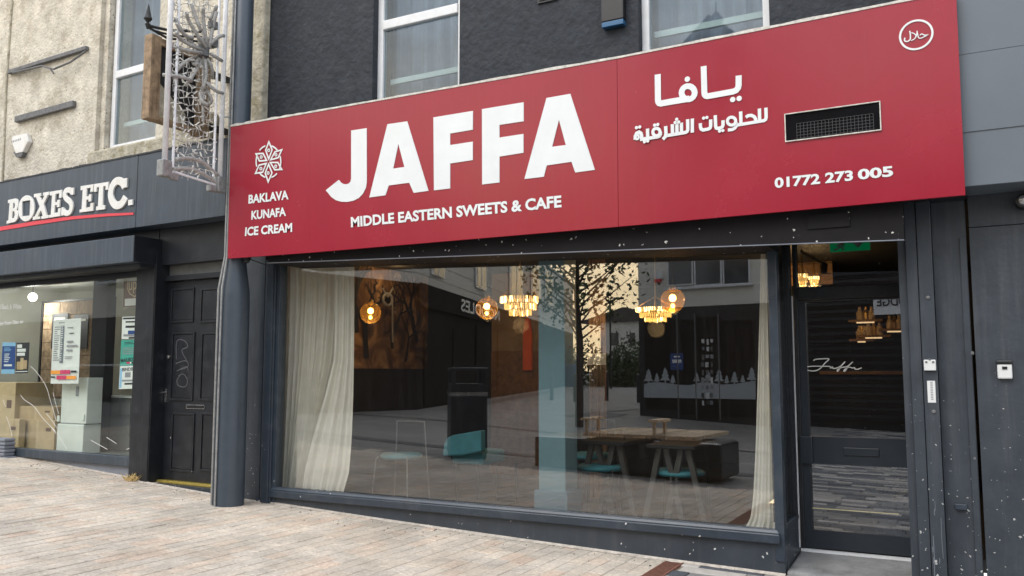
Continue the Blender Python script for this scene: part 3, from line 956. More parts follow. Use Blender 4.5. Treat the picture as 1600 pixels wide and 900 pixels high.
rim = [(XC + .01, -.02), (xd1 + .1, -.02), (xd1 + .1, YD + .1), (XC + .01, YD + .1)]
z0 = at(1235, 889, -.02).z
mb.hexa([(XC + .003, -.03, -.2), (xd1 + .08, -.03, -.2), (xd1 + .08, YD + .1, -.2), (XC + .003, YD + .1, -.2),
         (XC + .003, -.03, .035), (xd1 + .08, -.03, .02), (xd1 + .08, YD, zth - .01), (XC + .003, YD, zth - .01)])
mb.build('doorstep', mt['step'], cafe, bevel=.02)
box('threshold', mt['pvc'], cafe, xs + .02, xd1, YD - .03, YD + .01, zth - .012, zth + .008)
# right-hand pilaster, in two boards, with a paint-splashed foot
pa, pb, pc = at(1424, 600, -.16).x, at(1443, 600, -.16).x, at(1466, 600, -.16).x
mb = MB()
mb.box(pa - .055, pa, -.12, .3, -.2, 3.0)
mb.box(pa, pb - .004, -.155, .3, -.2, 3.0)
mb.box(pb, pc, -.165, .3, -.2, 3.0)
mb.build('pilaster', mt['splash'], cafe, bevel=.004)
mb = MB()
r_ = random.Random(77)
for j in range(9):
    pxs, pys = r_.uniform(1440, 1478), r_.uniform(770, 890)
    q = at(pxs, pys, -.167)
    l_ = r_.uniform(.03, .12) if j > 1 else .28
    if pb + .004 < q.x < pc - .006:
        mb.ribbon([(q.x, q.z), (q.x + r_.uniform(-.004, .004), q.z - l_ * .5), (q.x + r_.uniform(-.003, .003), q.z - l_)], r_.uniform(.002, .004), -.1656 - .0001 * j, .0005)
mb.build('paint_drips', mt['greyriser'], cafe)
# ---- room behind the glass
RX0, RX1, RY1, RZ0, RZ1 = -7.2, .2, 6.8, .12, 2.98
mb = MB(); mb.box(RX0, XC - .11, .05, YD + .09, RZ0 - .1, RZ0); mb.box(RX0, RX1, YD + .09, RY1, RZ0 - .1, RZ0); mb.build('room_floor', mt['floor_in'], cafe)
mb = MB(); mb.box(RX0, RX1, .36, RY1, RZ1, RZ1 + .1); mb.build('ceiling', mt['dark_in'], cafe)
def mural_mat():
    m, t, b, out = nodes('mural')
    N, K = t.nodes.new, t.links.new
    tcn = N('ShaderNodeTexCoord')
    nz_ = N('ShaderNodeTexNoise'); nz_.inputs['Scale'].default_value = 2.4; nz_.inputs['Detail'].default_value = 7; nz_.inputs['Distortion'].default_value = 1.2
    K(tcn.outputs['Object'], nz_.inputs['Vector'])
    cr = N('ShaderNodeValToRGB'); el = cr.color_ramp.elements
    el[0].color = (.03, .02, .014, 1); el[0].position = .32
    el[1].color = (.46, .29, .14, 1); el[1].position = .68
    q = el.new(.5); q.color = (.16, .085, .04, 1)
    K(nz_.outputs['Fac'], cr.inputs['Fac']); K(cr.outputs['Color'], b.inputs['Base Color'])
    b.inputs['Roughness'].default_value = .85
    return m
mt['mural'] = mural_mat()
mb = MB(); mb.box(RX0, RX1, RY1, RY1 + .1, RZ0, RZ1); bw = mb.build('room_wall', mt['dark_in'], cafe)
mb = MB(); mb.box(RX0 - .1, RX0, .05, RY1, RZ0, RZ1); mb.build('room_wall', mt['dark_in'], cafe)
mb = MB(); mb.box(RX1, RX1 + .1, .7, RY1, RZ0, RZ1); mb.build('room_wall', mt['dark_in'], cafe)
mb = MB(); mb.box(XC - .11, XC - .105, .46, 3.2, RZ0, RZ1)
# teal column just behind the glass
ca, cb = at(843, 600, .30), at(884, 600, .30)
col_ = box('column', mt['teal'], cafe, ca.x, cb.x, .28, .55, RZ0, RZ1, .004)
box('column_base', mt['tealbase'], col_, ca.x - .035, cb.x + .03, .25, .58, RZ0, at(863, 767, .26).z, .006)

# ---------------------------------------------------------------- the red sign
sg = thing('shop_sign', 'long glossy red fascia sign with big white JAFFA letters and an arabic name', 'sign', (at(900, 350, SGY).x, SGY, at(900, 357, SGY).z))
tops = [(360.6, 197.5), (485, 176.0), (964, 91), (1494, -14)]
bots = [(355.8, 404), (485, 394.6), (966.2, 354), (1508.7, 304.5)]
T = [at(*p, SGY) for p in tops]; B = [at(*p, SGY) for p in bots]
for i in range(3):
    a, b, c, d = B[i], B[i + 1], T[i + 1], T[i]
    gl_e, gr_e = (.0003, .0002) if i == 0 else (.0002, .0018) if i == 1 else (.0018, .001)
    x0, x1 = a.x + gl_e, b.x - gr_e
    x2, x3 = d.x + gl_e, c.x - gr_e
    mb = MB()
    mb.hexa([(x0, SGY, a.z), (x1, SGY, b.z), (x1, SGY + .03, b.z), (x0, SGY + .03, a.z), (x2, SGY, d.z), (x3, SGY, c.z), (x3, SGY + .03, c.z), (x2, SGY + .03, d.z)])
    mb.build('panel', mt['red'], sg)
mb = MB(); mb.box(T[0].x + .32, T[3].x - .01, SGY + .031, -.002, 2.79, 4.15); mb.build('sign_box', mt['black'], sg)
mb = MB()
n = 90
for i in range(n):
    u, v = i / n, (i + 1) / n
    def tp(s):
        s *= 3
        k = min(int(s), 2)
        return T[k].lerp(T[k + 1], s - k)
    a, b = tp(u), tp(v)
    h0 = .012 + .020 * abs(noise.noise(Vector((u * 19, 0, 0)))); h1 = .012 + .020 * abs(noise.noise(Vector((v * 19, 0, 0))))
    mb.hexa([(a.x, SGY - .006, a.z - h0 * .3), (b.x, SGY - .006, b.z - h1 * .3), (b.x, SGY + .035, b.z - .002), (a.x, SGY + .035, a.z - .002),
             (a.x, SGY - .006, a.z + h0), (b.x, SGY - .006, b.z + h1), (b.x, SGY + .035, b.z + h1), (a.x, SGY + .035, a.z + h0)])
mb.build('torn_top_trim', mt['torn'], sg)
LY = SGY - .006
def on_sign(pts, ox, oy, s, y=LY):
    return [(lambda p: (p.x, p.z))(at(ox + q[0] / s, oy + q[1] / s, y)) for q in pts]
def pxw(px, py, wpx, y=LY):
    return (at(px + wpx / 2, py, y) - at(px - wpx / 2, py, y)).length
o4 = (340, 160, 3.4611); o5 = (660, 130, 3.3333)
Jp = [(722, 152), (806, 139), (806, 432), (801, 462), (786, 493), (763, 517), (735, 531), (700, 538), (668, 537), (640, 529), (614, 511), (585, 475), (655, 419), (666, 433), (680, 441), (696, 443), (710, 438), (719, 427), (722, 410)]
A1 = [[(820, 514), (918, 118), (1025, 102), (1140, 478), (1060, 489), (1036, 434), (925, 449), (907, 502)], [(949, 358), (977, 224), (1010, 349)]]
F1 = [(57, 178), (263, 144), (262, 242), (144, 262), (144, 322), (262, 304), (262, 400), (144, 418), (144, 548), (60, 558)]
F2 = [(310, 135), (527, 99), (527, 198), (401, 217), (401, 283), (526, 264), (526, 362), (401, 382), (401, 517), (311, 527)]
A2 = [[(531, 499), (646, 77), (770, 55), (898, 451), (796, 465), (776, 409), (647, 428), (632, 487)], [(675, 331), (711, 190), (747, 322)]]
for loops, oo in (([Jp], o4), (A1, o4), ([F1], o5), ([F2], o5), (A2, o5)):
    MB().plate([on_sign(l, *oo) for l in loops], LY, .006).build('letter', mt['white_vinyl'], sg)
lettering('BAKLAVA', (388, 318.5), (451, 311.5), (388.5, 304.5), (450.5, 297), LY, mt['white_vinyl'], sg, off=.035)
lettering('KUNAFA', (392.5, 343.5), (447, 337.5), (393, 329.5), (446.5, 323.5), LY, mt['white_vinyl'], sg, off=.035)
lettering('ICE CREAM', (382.5, 369), (456.5, 362.5), (383.5, 355), (456.5, 348), LY, mt['white_vinyl'], sg, off=.035)
lettering('MIDDLE EASTERN SWEETS & CAFE', (548.5, 355.5), (877.5, 324), (548, 339), (877, 305), LY, mt['white_vinyl'], sg, off=.035)
lettering('01772', (1210.5, 294.5), (1281.5, 287.5), (1210, 277.8), (1281, 270.8), LY, mt['white_vinyl'], sg, off=.035)
lettering('273', (1289.3, 286.8), (1333, 282.3), (1289, 270), (1332.6, 265.6), LY, mt['white_vinyl'], sg, off=.035)
lettering('005', (1340.5, 281.2), (1396, 275.6), (1340, 264.6), (1395, 258.8), LY, mt['white_vinyl'], sg, off=.035)
# arabic name and line below it, drawn as even strokes
oa = (980, 90, 6.43)
mb = MB(); lay = [0]
def stroke(mb, pts, o, wpx, sm=False, closed=False, y=LY):
    lay[0] += 1
    pp = smooth_line(pts, 6, closed) if sm else pts
    q = on_sign(pp, *o, y)
    m_ = pts[len(pts) // 2]
    mb.ribbon(q, pxw(o[0] + m_[0] / o[2], o[1] + m_[1] / o[2], wpx / o[2], y), y - .00035 * lay[0], .004, closed)
def dot(mb, c, o, rpx, y=LY):
    lay[0] += 1
    q = on_sign([c], *o, y)[0]
    mb.disc(q, pxw(o[0] + c[0] / o[2], o[1] + c[1] / o[2], rpx / o[2], y), y - .00035 * lay[0])
def oval(cx, cy, rx, ry, n=18, tilt=0):
    return [(cx + rx * math.cos(2 * math.pi * k / n) * math.cos(tilt) - ry * math.sin(2 * math.pi * k / n) * math.sin(tilt),
             cy + rx * math.cos(2 * math.pi * k / n) * math.sin(tilt) + ry * math.sin(2 * math.pi * k / n) * math.cos(tilt)) for k in range(n)]
stroke(mb, [(306, 168), (309, 425), (312, 442), (322, 456), (340, 461), (420, 446), (620, 412)], oa, 60)
stroke(mb, oval(612, 353, 66, 67), oa, 56, closed=True)
stroke(mb, [(768, 86), (775, 352), (778, 370), (789, 383), (808, 388), (1065, 341), (1095, 328), (1113, 305), (1119, 280), (1120, 180)], oa, 60)
for c in ((604, 217), (1060, 422), (1125, 411)):
    dot(mb, c, oa, 27)
mb.build('lettering', mt['white_vinyl'], sg)
mb = MB(); lay = [0]
SW = 33
for pts in ([(1393, 503), (1396, 600), (1390, 622), (1374, 633), (1100, 678)], [(1328, 512), (1331, 645)],
            [(1192, 600), (1215, 584), (1248, 580), (1276, 594), (1290, 616), (1293, 650)], [(1140, 542), (1143, 672)],
            [(1095, 650), (1097, 685), (1082, 708), (1058, 722), (1012, 728)],
            [(885, 580), (889, 690), (896, 708), (912, 712), (940, 706), (956, 696), (963, 678), (963, 630)],
            [(735, 660), (737, 700), (744, 718), (762, 728), (812, 719), (832, 709), (839, 690), (839, 622)],
            [(655, 614), (655, 754)], [(608, 620), (610, 725), (603, 742), (588, 752), (400, 784)],
            [(545, 655), (547, 760)], [(500, 662), (502, 768)], [(455, 670), (457, 775)],
            [(388, 690), (391, 765), (385, 795), (360, 822)],
            [(335, 748), (335, 772), (326, 788), (308, 797), (130, 824)], [(206, 715), (208, 812)],
            [(82, 826), (84, 790), (97, 762), (120, 750), (140, 762), (147, 785), (147, 822)]):
    stroke(mb, pts, oa, SW)
stroke(mb, oval(1050, 640, 42, 40), oa, 30, closed=True)
stroke(mb, oval(296, 750, 36, 38), oa, 30, closed=True)
stroke(mb, oval(100, 800, 18, 22), oa, 20, closed=True)
for c in ((930, 740), (963, 735), (770, 610), (803, 604), (500, 622), (485, 655), (520, 650), (279, 681), (311, 675), (177, 848), (210, 840), (97, 707), (130, 700)):
    dot(mb, c, oa, 16)
mb.build('lettering', mt['white_vinyl'], sg)
# six petalled emblem
oe = (385, 210, 10.59)
mb = MB(); lay = [0]
for pts in ([(370, 125), (425, 255), (368, 405), (318, 260)], [(585, 255), (525, 385), (400, 420), (470, 290)], [(160, 322), (275, 315), (335, 430), (215, 440)],
            [(585, 580), (470, 585), (395, 465), (520, 465)], [(150, 645), (210, 510), (330, 480), (270, 625)], [(362, 785), (312, 640), (368, 495), (425, 635)]):
    stroke(mb, pts, oe, 19, closed=True)
for c in ((370, 263), (490, 337), (247, 375), (488, 528), (243, 567), (363, 640)):
    stroke(mb, oval(*c, 17, 21, 10), oe, 12, closed=True)
for a0, a1 in ((14, 46), (70, 118), (137, 166), (195, 226), (252, 293), (314, 345)):
    pts = []
    for k in range(8):
        a = R(a0 + (a1 - a0) * k / 7)
        pts.append((370 + 203 * math.sin(a), 452 - 268 * math.cos(a)))
    stroke(mb, pts, oe, 18)
mb.build('emblem', mt['white_vinyl'], sg)
# ringed word top right
oh = (1395, 20, 12.86)
mb = MB(); lay = [0]
cc = at(1431.4, 54.3, LY)
rr_ = abs(at(1431.4, 31.5, LY).z - at(1431.4, 77.2, LY).z) / 2 * .98
mb.ribbon([(cc.x + rr_ * math.cos(2 * math.pi * k / 40), cc.z + rr_ * math.sin(2 * math.pi * k / 40)) for k in range(40)], .0135, LY, closed=True)
stroke(mb, [(340, 362), (352, 440), (352, 520), (330, 555), (290, 575), (250, 570), (235, 545), (242, 500)], oh, 25, True)
stroke(mb, [(372, 398), (425, 415), (452, 440), (470, 470), (455, 500), (420, 535), (365, 558)], oh, 20, True)
stroke(mb, [(490, 362), (480, 430), (455, 500)], oh, 20, True)
stroke(mb, [(488, 365), (503, 450), (520, 500), (560, 512), (630, 482), (702, 440), (640, 450), (580, 425), (545, 455)], oh, 21, True)
mb.build('emblem', mt['white_vinyl'], sg)
# vent let into the sign
gv = [at(*p, SGY) for p in ((1227.3, 223.5), (1377.5, 203), (1375.5, 156.5), (1226.3, 180))]
gx0, gx1, gz0, gz1 = gv[0].x, gv[1].x, (gv[0].z + gv[1].z) / 2, (gv[2].z + gv[3].z) / 2
mb = MB()
ft = .007
mb.box(gx0, gx1, SGY - .014, SGY + .002, gz0, gz0 + ft); mb.box(gx0, gx1, SGY - .014, SGY + .002, gz1 - ft, gz1)
mb.box(gx0, gx0 + ft, SGY - .0135, SGY + .002, gz0 + ft, gz1 - ft); mb.box(gx1 - ft, gx1, SGY - .0135, SGY + .002, gz0 + ft, gz1 - ft)
vent = mb.build('vent', mt['torn'], sg)
box('vent_back', mt['ventdark'], vent, gx0 + ft, gx1 - ft, SGY - .003, SGY + .001, gz0 + ft, gz1 - ft)
mb = MB()
ix0, ix1, iz0, iz1 = gx0 + .085, gx1 - .05, gz0 + .045, gz1 - .085
mb.box(gx0 + ft, ix0, SGY - .006, SGY - .003, gz0 + ft, gz1 - ft); mb.box(ix1, gx1 - ft, SGY - .006, SGY - .003, gz0 + ft, gz1 - ft)
mb.box(ix0, ix1, SGY - .0062, SGY - .003, iz1, gz1 - ft - .03)
mb.build('vent_surround', mt['ventdark'], vent)
mb = MB()
for k in range(22):
    xx = ix0 + (ix1 - ix0) * k / 21
    mb.box(xx - .0014, xx + .0014, SGY - .008, SGY - .0062, gz0 + ft, iz1)
for k in range(6):
    zz = gz0 + ft + .01 + (iz1 - gz0 - ft - .01) * k / 5
    mb.box(ix0, ix1, SGY - .0085, SGY - .008, zz - .0013, zz + .0013)
mb.build('vent_grid', mt['gridwire'], vent)
# small things under the sign
c_ = thing('security_camera', 'small black dome camera tucked under the left end of the red sign', 'camera', at(385.5, 402, -.40))
q = at(385.5, 404, -.40)
MB().lathe(q, [(.045, .03), (.045, -.005), (.04, -.012)], 14).build('mount', mt['blackplastic'], c_)
MB().lathe(q, [(.036, -.012), (.034, -.028), (.024, -.042), (.006, -.050)], 14).build('dome', mt['black'], c_, smooth=True)
mb = MB(); mb.tube([q + Vector((0, .03, 0)), q + Vector((0, .36, -.05)), q + Vector((0, .365, -1.6))], .006, 6); mb.build('cable', mt['blackplastic'], c_)
al = thing('alarm_box', 'black alarm box with a blue lens below on the dark rendered wall', 'alarm box', at(957, 42, -.07))
a, b = at(940, 30, -.06), at(975, 30, -.06)
zb = at(957, 41, -.06).z
box('casing', mt['blackplastic'], al, a.x, b.x, -.075, -.001, zb + .05, zb + .42, .008)
box('lens', mt['bluebase'], al, a.x + .003, b.x - .003, -.072, -.001, zb, zb + .048, .006)
vt = thing('wall_vent', 'small black louvred vent high on the dark rendered wall', 'vent', at(857, 7, 0))
a, b = at(841, 7, 0), at(872, 2, 0)
box('frame', mt['blackplastic'], vt, a.x, b.x, -.02, -.001, a.z, a.z + .2)
for k in range(5):
    box('slat', mt['black'], vt, a.x + .02, b.x - .02, -.03, -.0205, a.z + .02 + k * .035, a.z + .04 + k * .035)

# ================================================================== THE PARCEL SHOP ON THE LEFT
FR = FRL
parcel = thing('parcel_shop_building', 'cream rendered building with a slate shop front and black panelled door', 'building', (-2.2, .2, 0))
U1 = at(413, 100, .05).x
UP1 = at(347, 600, .0).x
def A(px, py, v=0.0): return at(px, py, v)
wl, wr = A(176, 100, .12).x, A(252, 100, .12).x
zwb, zwt = A(174, 231, .12).z, 7.2
ftop = A(120, 263, -.22).z
fbot = A(120, 368.5, -.22).z
ue = A(154, 100, 0).x
wall_grid(MB(), -7.0, U1 + .02, 2.9, 7.2, .06, .4, [(wl - .02, wr + .02, zwb - .05, 6.9)]).build('wall', mt['render_cream'], parcel)
mb = MB(); mb.box(-7.0, ue, .0, .058, ftop - .1, 7.2); mb.build('raised_render', mt['render_cream'], parcel)
mb = MB(); mb.box(A(381, 100, -.06).x, A(411, 100, -.06).x, -.06, .05, 3.4, 7.2)
pier = mb.build('stone_pier', mt['sill_stone'], parcel, bevel=.02)
mb = MB()
mb.box(ue - .12, A(262, 200, -.05).x, -.03, .06, zwb - .26, zwb - .05)
mb.box(A(255, 200, -.05).x, A(330, 200, -.05).x, -.07, .06, zwb - .36, zwb + .12)
mb.build('window_sill', mt['sill_stone'], parcel, bevel=.03)
sash(parcel, wl, wr, zwb - .04, 6.9, .13, [A(200, 112, .13).z], fw=.075, bar=A(205, 193, .28).z)
# drain line and old fixings on the render
mb = MB()
mb.tube([A(19, 0, -.01), A(10, 130, -.01), A(4, 282, -.01)], .018, 6)
mb.build('plaster_ridge', mt['sill_stone'], parcel)
for (p, q, lab) in (((14, 113), (136, 75), 0), ((25, 187), (116, 162), 1)):
    a, b = A(*p, -.03), A(*q, -.03)
    mid = (a + b) / 2
    h = .055 if lab == 0 else .085
    mb = MB()
    mb.hexa([(a.x, -.055, a.z - h / 2), (b.x, -.055, b.z - h / 2), (b.x, -.001, b.z - h / 2), (a.x, -.001, a.z - h / 2),
             (a.x, -.055, a.z + h / 2), (b.x, -.055, b.z + h / 2), (b.x, -.001, b.z + h / 2), (a.x, -.001, a.z + h / 2)])
    mb.build('timber_batten', mt['greybar'], parcel, bevel=.006)
mb = MB()
mb.tube([A(134, 80, -.06), A(110, 97, -.10), A(84, 108, -.12), A(66, 103, -.08)], .014, 6)
mb.tube([A(78, 106, -.1), A(84, 115, -.1)], .012, 6)
mb.tube([A(20, 114, -.06), A(66, 103, -.075)], .016, 6)
mb.build('hanging_cable', mt['greybar'], parcel)
# fascia board and its raised lettering
psign = thing('shop_sign', 'slate blue fascia board with raised cream BOXES ETC. letters and a red line', 'sign', (A(170, 300, -.25).x, -.25, fbot))
box('board', mt['slate'], psign, -7.0, A(213.5, 300, -.25).x - .002, -.25, .05, fbot, ftop, .004)
box('board', mt['slate'], psign, A(213.5, 300, -.25).x + .002, A(352, 300, -.25).x, -.247, .05, fbot, ftop, .004)
mb = MB()
n = 60
ux0, ux1 = -7.0, A(330, 240, -.26).x
for i in range(n):
    a, b = ux0 + (ux1 - ux0) * i / n, ux0 + (ux1 - ux0) * (i + 1) / n
    h = lambda v: .012 + .03 * abs(noise.noise(Vector((v * 6, 2, 0))))
    mb.hexa([(a, -.258, ftop - .004), (b, -.258, ftop - .004), (b, .06, ftop + .02), (a, .06, ftop + .02),
             (a, -.258, ftop + h(a)), (b, -.258, ftop + h(b)), (b, .06, ftop + .05), (a, .06, ftop + .05)])
mb.build('lead_flashing', mt['black'], psign)
PY_ = -.272
ob = (0, 265, 7.2727)
def on_board(pts, y=PY_):
    return [(lambda p: (p.x, p.z))(at(ob[0] + q[0] / ob[2], ob[1] + q[1] / ob[2], y)) for q in pts]
letters = [
 [[(72, 615), (75, 582), (93, 576), (108, 378), (88, 382), (90, 345), (165, 328), (188, 330), (203, 350), (207, 380), (202, 420), (187, 455), (203, 478), (205, 520), (195, 562), (168, 594)], [(147, 378), (163, 377), (168, 405), (163, 437), (143, 440)], [(140, 478), (160, 474), (166, 510), (158, 548), (134, 555)]],
 [[(297 + 92 * math.sin(2 * math.pi * k / 26), 440 - 14 * math.sin(2 * math.pi * k / 26) - 148 * math.cos(2 * math.pi * k / 26)) for k in range(26)], [(250, 362), (342, 347), (335, 520), (247, 530)]],
 [[(385, 278), (465, 265), (463, 300), (450, 304), (476, 352), (503, 294), (488, 297), (490, 262), (558, 250), (556, 285), (541, 289), (495, 390), (530, 520), (552, 515), (550, 548), (470, 560), (470, 528), (484, 525), (465, 460), (425, 535), (452, 530), (452, 560), (370, 572), (373, 537), (393, 531), (450, 420), (408, 312), (386, 316)]],
 [[(566, 252), (703, 228), (697, 318), (668, 323), (672, 270), (628, 278), (622, 372), (645, 367), (648, 345), (680, 340), (672, 425), (642, 428), (645, 402), (620, 406), (615, 492), (655, 485), (660, 440), (690, 436), (682, 528), (555, 548), (556, 515), (575, 511), (590, 292), (565, 296)]],
 None,
 [[(915, 188), (1060, 165), (1055, 250), (1025, 254), (1028, 205), (985, 212), (980, 305), (1005, 301), (1008, 282), (1038, 278), (1032, 360), (1002, 363), (1004, 340), (978, 344), (972, 432), (1022, 424), (1027, 380), (1060, 376), (1055, 468), (900, 488), (903, 455), (925, 450), (938, 232), (914, 236)]],
 [[(1068, 165), (1232, 138), (1226, 225), (1198, 230), (1200, 185), (1172, 190), (1165, 405), (1190, 402), (1188, 450), (1090, 463), (1092, 420), (1112, 416), (1125, 198), (1098, 203), (1096, 250), (1066, 254)]],
 None,
 [[(1455, 345), (1505, 338), (1503, 400), (1452, 408)]],
]
for k, lp in enumerate(letters):
    mb = MB()
    if lp:
        mb.plate([on_board(l) for l in lp], PY_, .021)
    else:
        if k == 4:
            st = [([(818, 262), (800, 238), (770, 230), (740, 248), (730, 285), (745, 325), (785, 360), (807, 400), (803, 450), (783, 485), (750, 495), (725, 482), (713, 455)], 40), ([(823, 206), (822, 286)], 26), ([(710, 428), (707, 522)], 24)]
        else:
            st = [([(1412, 195), (1388, 150), (1345, 126), (1300, 145), (1265, 205), (1253, 290), (1275, 365), (1315, 405), (1365, 395), (1400, 355), (1422, 310)], 54), ([(1420, 98), (1417, 204)], 42)]
        for j, (pp, wd_) in enumerate(st):
            q = on_board(smooth_line(pp, 5) if len(pp) > 2 else pp, PY_)
            wm = (at(150 + wd_ / 14.54, 300, PY_) - at(150 - wd_ / 14.54, 300, PY_)).length
            mb.ribbon(q, wm, PY_ - .0008 * j, .021 + .0008 * j)
    mb.build('letter', mt['offwhite'], psign, bevel=.003)
mb = MB()
q = on_board([(-20, 660), (0, 650), (400, 585), (800, 532), (1200, 500), (1515, 487), (1515, 513), (1200, 532), (800, 568), (400, 628), (0, 695), (-20, 698)], -.258)
mb.plate([q], -.258, .006)
mb.build('red_line', mt['signred'], psign)
# header, shutter box, pillar
box('header', mt['black'], parcel, -7.0, UP1 + .25, -.02, .3, A(120, 437, .0).z + .08, fbot + .3)
sb1 = A(208.5, 388, -.40).x
zt_, zb_ = A(104, 380.8, -.40).z, A(104, 419.4, -.40).z
shb = MB()
shb.box(-7.0, sb1, -.40, -.021, zb_, zt_)
sbx = shb.build('shutter_box', mt['slate'], parcel, bevel=.006)
box('end_cap', mt['black'], sbx, sb1, sb1 + .008, -.395, -.021, zb_ + .005, zt_ - .003)
mb = MB(); mb.box(-7.0, sb1 - .01, -.30, -.05, zb_ - .05, zb_ - .001); mb.build('shutter_lath', mt['black'], sbx)
gx1_ = A(216, 580, 0).x
gz0_, gz1_ = A(105, 706.5, 0).z, A(105, 442, 0).z
box('window_head', mt['black'], parcel, -7.0, gx1_ + .04, -.03, .05, gz1_ - .0, A(105, 430, 0).z + .1)
box('shop_window', mt['glass_left'], parcel, -7.0, gx1_ + .01, .0, .007, gz0_ - .01, gz1_ + .01)
zs_a, zs_b = A(105, 706.5, -.05).z, A(105, 720.5, -.05).z
box('window_sill', mt['slate'], parcel, -7.0, gx1_ + .015, -.05, .06, zs_b, zs_a, .006)
box('stall_riser', mt['greyriser'], parcel, -7.0, gx1_ + .015, .0, .06, -.2, zs_b)
pz = A(231, 580, -.08)
mb = MB()
mb.box(gx1_ + .016, A(238, 600, -.08).x, -.09, .3, -.2, gz1_ + .25)
mb.box(A(226, 600, -.09).x, A(236, 600, -.09).x, -.10, -.09, -.2, gz1_ + .2)
mb.build('pillar', mt['black'], parcel, bevel=.006)
dx0, dx1 = A(256, 600, .10).x, A(352, 600, .10).x
zdt, zdb = A(290, 439, .10).z, A(290, 752, .10).z
mb = MB()
mb.box(A(238, 600, -.02).x + .003, dx0 - .03, -.03, .3, -.2, fbot + .1)
mb.box(dx0 - .03, dx0, .03, .3, -.2, fbot + .1)
mb.box(dx0, dx1 + .1, .04, .3, zdt + .005, zdt + .07)
mb.build('door_frame', mt['black'], parcel, bevel=.005)
box('fanlight', mt['frosted'], parcel, dx0, dx1 + .1, .10, .11, zdt + .07, fbot + .05)
ldoor = box('door', mt['black'], parcel, dx0 + .004, dx1, .10, .15, zdb, zdt, .003)
for r0, r1 in ((450, 504), (519.5, 626), (645, 737)):
    for c0, c1 in ((268, 303.5), (314, 346)):
        a, b = A(c0, (r0 + r1) / 2, .10), A(c1, (r0 + r1) / 2, .10)
        za, zb2 = A((c0 + c1) / 2, r1, .10).z, A((c0 + c1) / 2, r0, .10).z
        mb = MB()
        m_ = .022
        mb.box(a.x, b.x, .085, .0995, zb2 - m_, zb2); mb.box(a.x, b.x, .085, .0995, za, za + m_)
        mb.box(a.x, a.x + m_, .0855, .0995, za + m_, zb2 - m_); mb.box(b.x - m_, b.x, .0855, .0995, za + m_, zb2 - m_)
        mb.box(a.x + m_ + .012, b.x - m_ - .012, .094, .0995, za + m_ + .012, zb2 - m_ - .012)
        mb.build('panel', mt['black'], ldoor, bevel=.004)
a, b = A(290.5, 632, .09), A(319, 639.5, .09)
lb = box('letter_box', mt['chrome'], ldoor, a.x, b.x, .092, .0995, b.z, a.z)
box('flap', mt['blackplastic'], lb, a.x + .012, b.x - .008, .089, .0915, b.z + .008, a.z - .008)
a = A(259, 618, .09)
mb = MB(); mb.obox(a, .03, .012, .16); mb.tube([a + Vector((0, -.01, .04)), a + Vector((0, -.05, .04)), a + Vector((-.07, -.055, .035))], .008, 8); mb.build('handle', mt['chrome'], ldoor)
mb = MB(); mb.lathe(A(263.5, 558, .095), [(.026, -.0), (.026, -.012), (.012, -.016)], 12, 'Y'); mb.build('lock', mt['chrome'], ldoor)
od = (0, 420, 2.3675)
mb = MB()
for j, pts in enumerate(([(652, 335), (654, 268), (682, 266), (694, 288), (672, 302), (690, 338)], [(650, 350), (688, 340), (695, 362), (668, 372)], [(654, 378), (690, 362), (696, 380)],
                         [(668, 392), (655, 412), (660, 432), (685, 436), (694, 415), (682, 392), (668, 390)])):
    q = [(lambda p: (p.x, p.z))(A(od[0] + a_[0] / od[2], od[1] + a_[1] / od[2], .093)) for a_ in smooth_line(pts, 4)]
    mb.ribbon(q, .011, .0935 - .0004 * j, .0012)
mb.build('scrawl', mt['chalk'], ldoor)
box('threshold', mt['brass'], parcel, dx0, dx1 + .1, .03, .16, zdb - .03, zdb - .002, .004)
box('doorstep', mt['splash'], parcel, A(239, 600, -.02).x, dx1 + .15, -.04, .16, -.2, zdb - .031)
# room behind the shop window
mb = MB(); mb.box(-7.2, gx1_ + .1, 2.6, 2.7, .1, 3.4); mb.build('room_wall', mt['cream_in'], parcel)
mb = MB(); mb.box(-7.3, -7.2, .06, 2.6, .1, 3.4); mb.build('room_wall', mt['cream_in'], parcel)
mb = MB(); mb.box(gx1_ + .1, gx1_ + .2, .3, 2.6, .1, 3.4); mb.build('room_wall', mt['cream_in'], parcel)
box('room_floor', mt['room_grey'], parcel, -7.2, gx1_ + .1, .06, 2.6, .2, gz0_ - .03)
box('ceiling', mt['cream_in'], parcel, -7.2, gx1_ + .1, .31, 2.6, 3.0, 3.1)
a, b = A(140, 580, .5), A(163, 580, .5)
ip = box('inner_post', mt['dark_in'], parcel, a.x, b.x, .5, .62, gz0_ - .03, 3.0)
cl_ = thing('fill_lamp', 'round white lamp added to brighten the parcel shop window', 'lamp', A(51, 466, 1.2))  # globe and its point light added to brighten the dim shop room
q = A(51, 464, 1.2)
mb = MB(); mb.tube([q, Vector((q.x, q.y, 3.0))], .006, 6); mb.build('cord', mt['blackplastic'], cl_)
MB().sphere(q, .07, 14, 10).build('globe', mt['fillbulb'], cl_, smooth=True)
ld = bpy.data.lights.new('lamp_light', 'POINT'); ld.energy = 26; ld.color = (1, .97, .91); ld.shadow_soft_size = .12
o = bpy.data.objects.new('lamp_light', ld); COL.objects.link(o); o.parent = cl_
o.location = FRL @ Vector((q.x, q.y - .0, q.z - .16)) - WM[cl_.name]
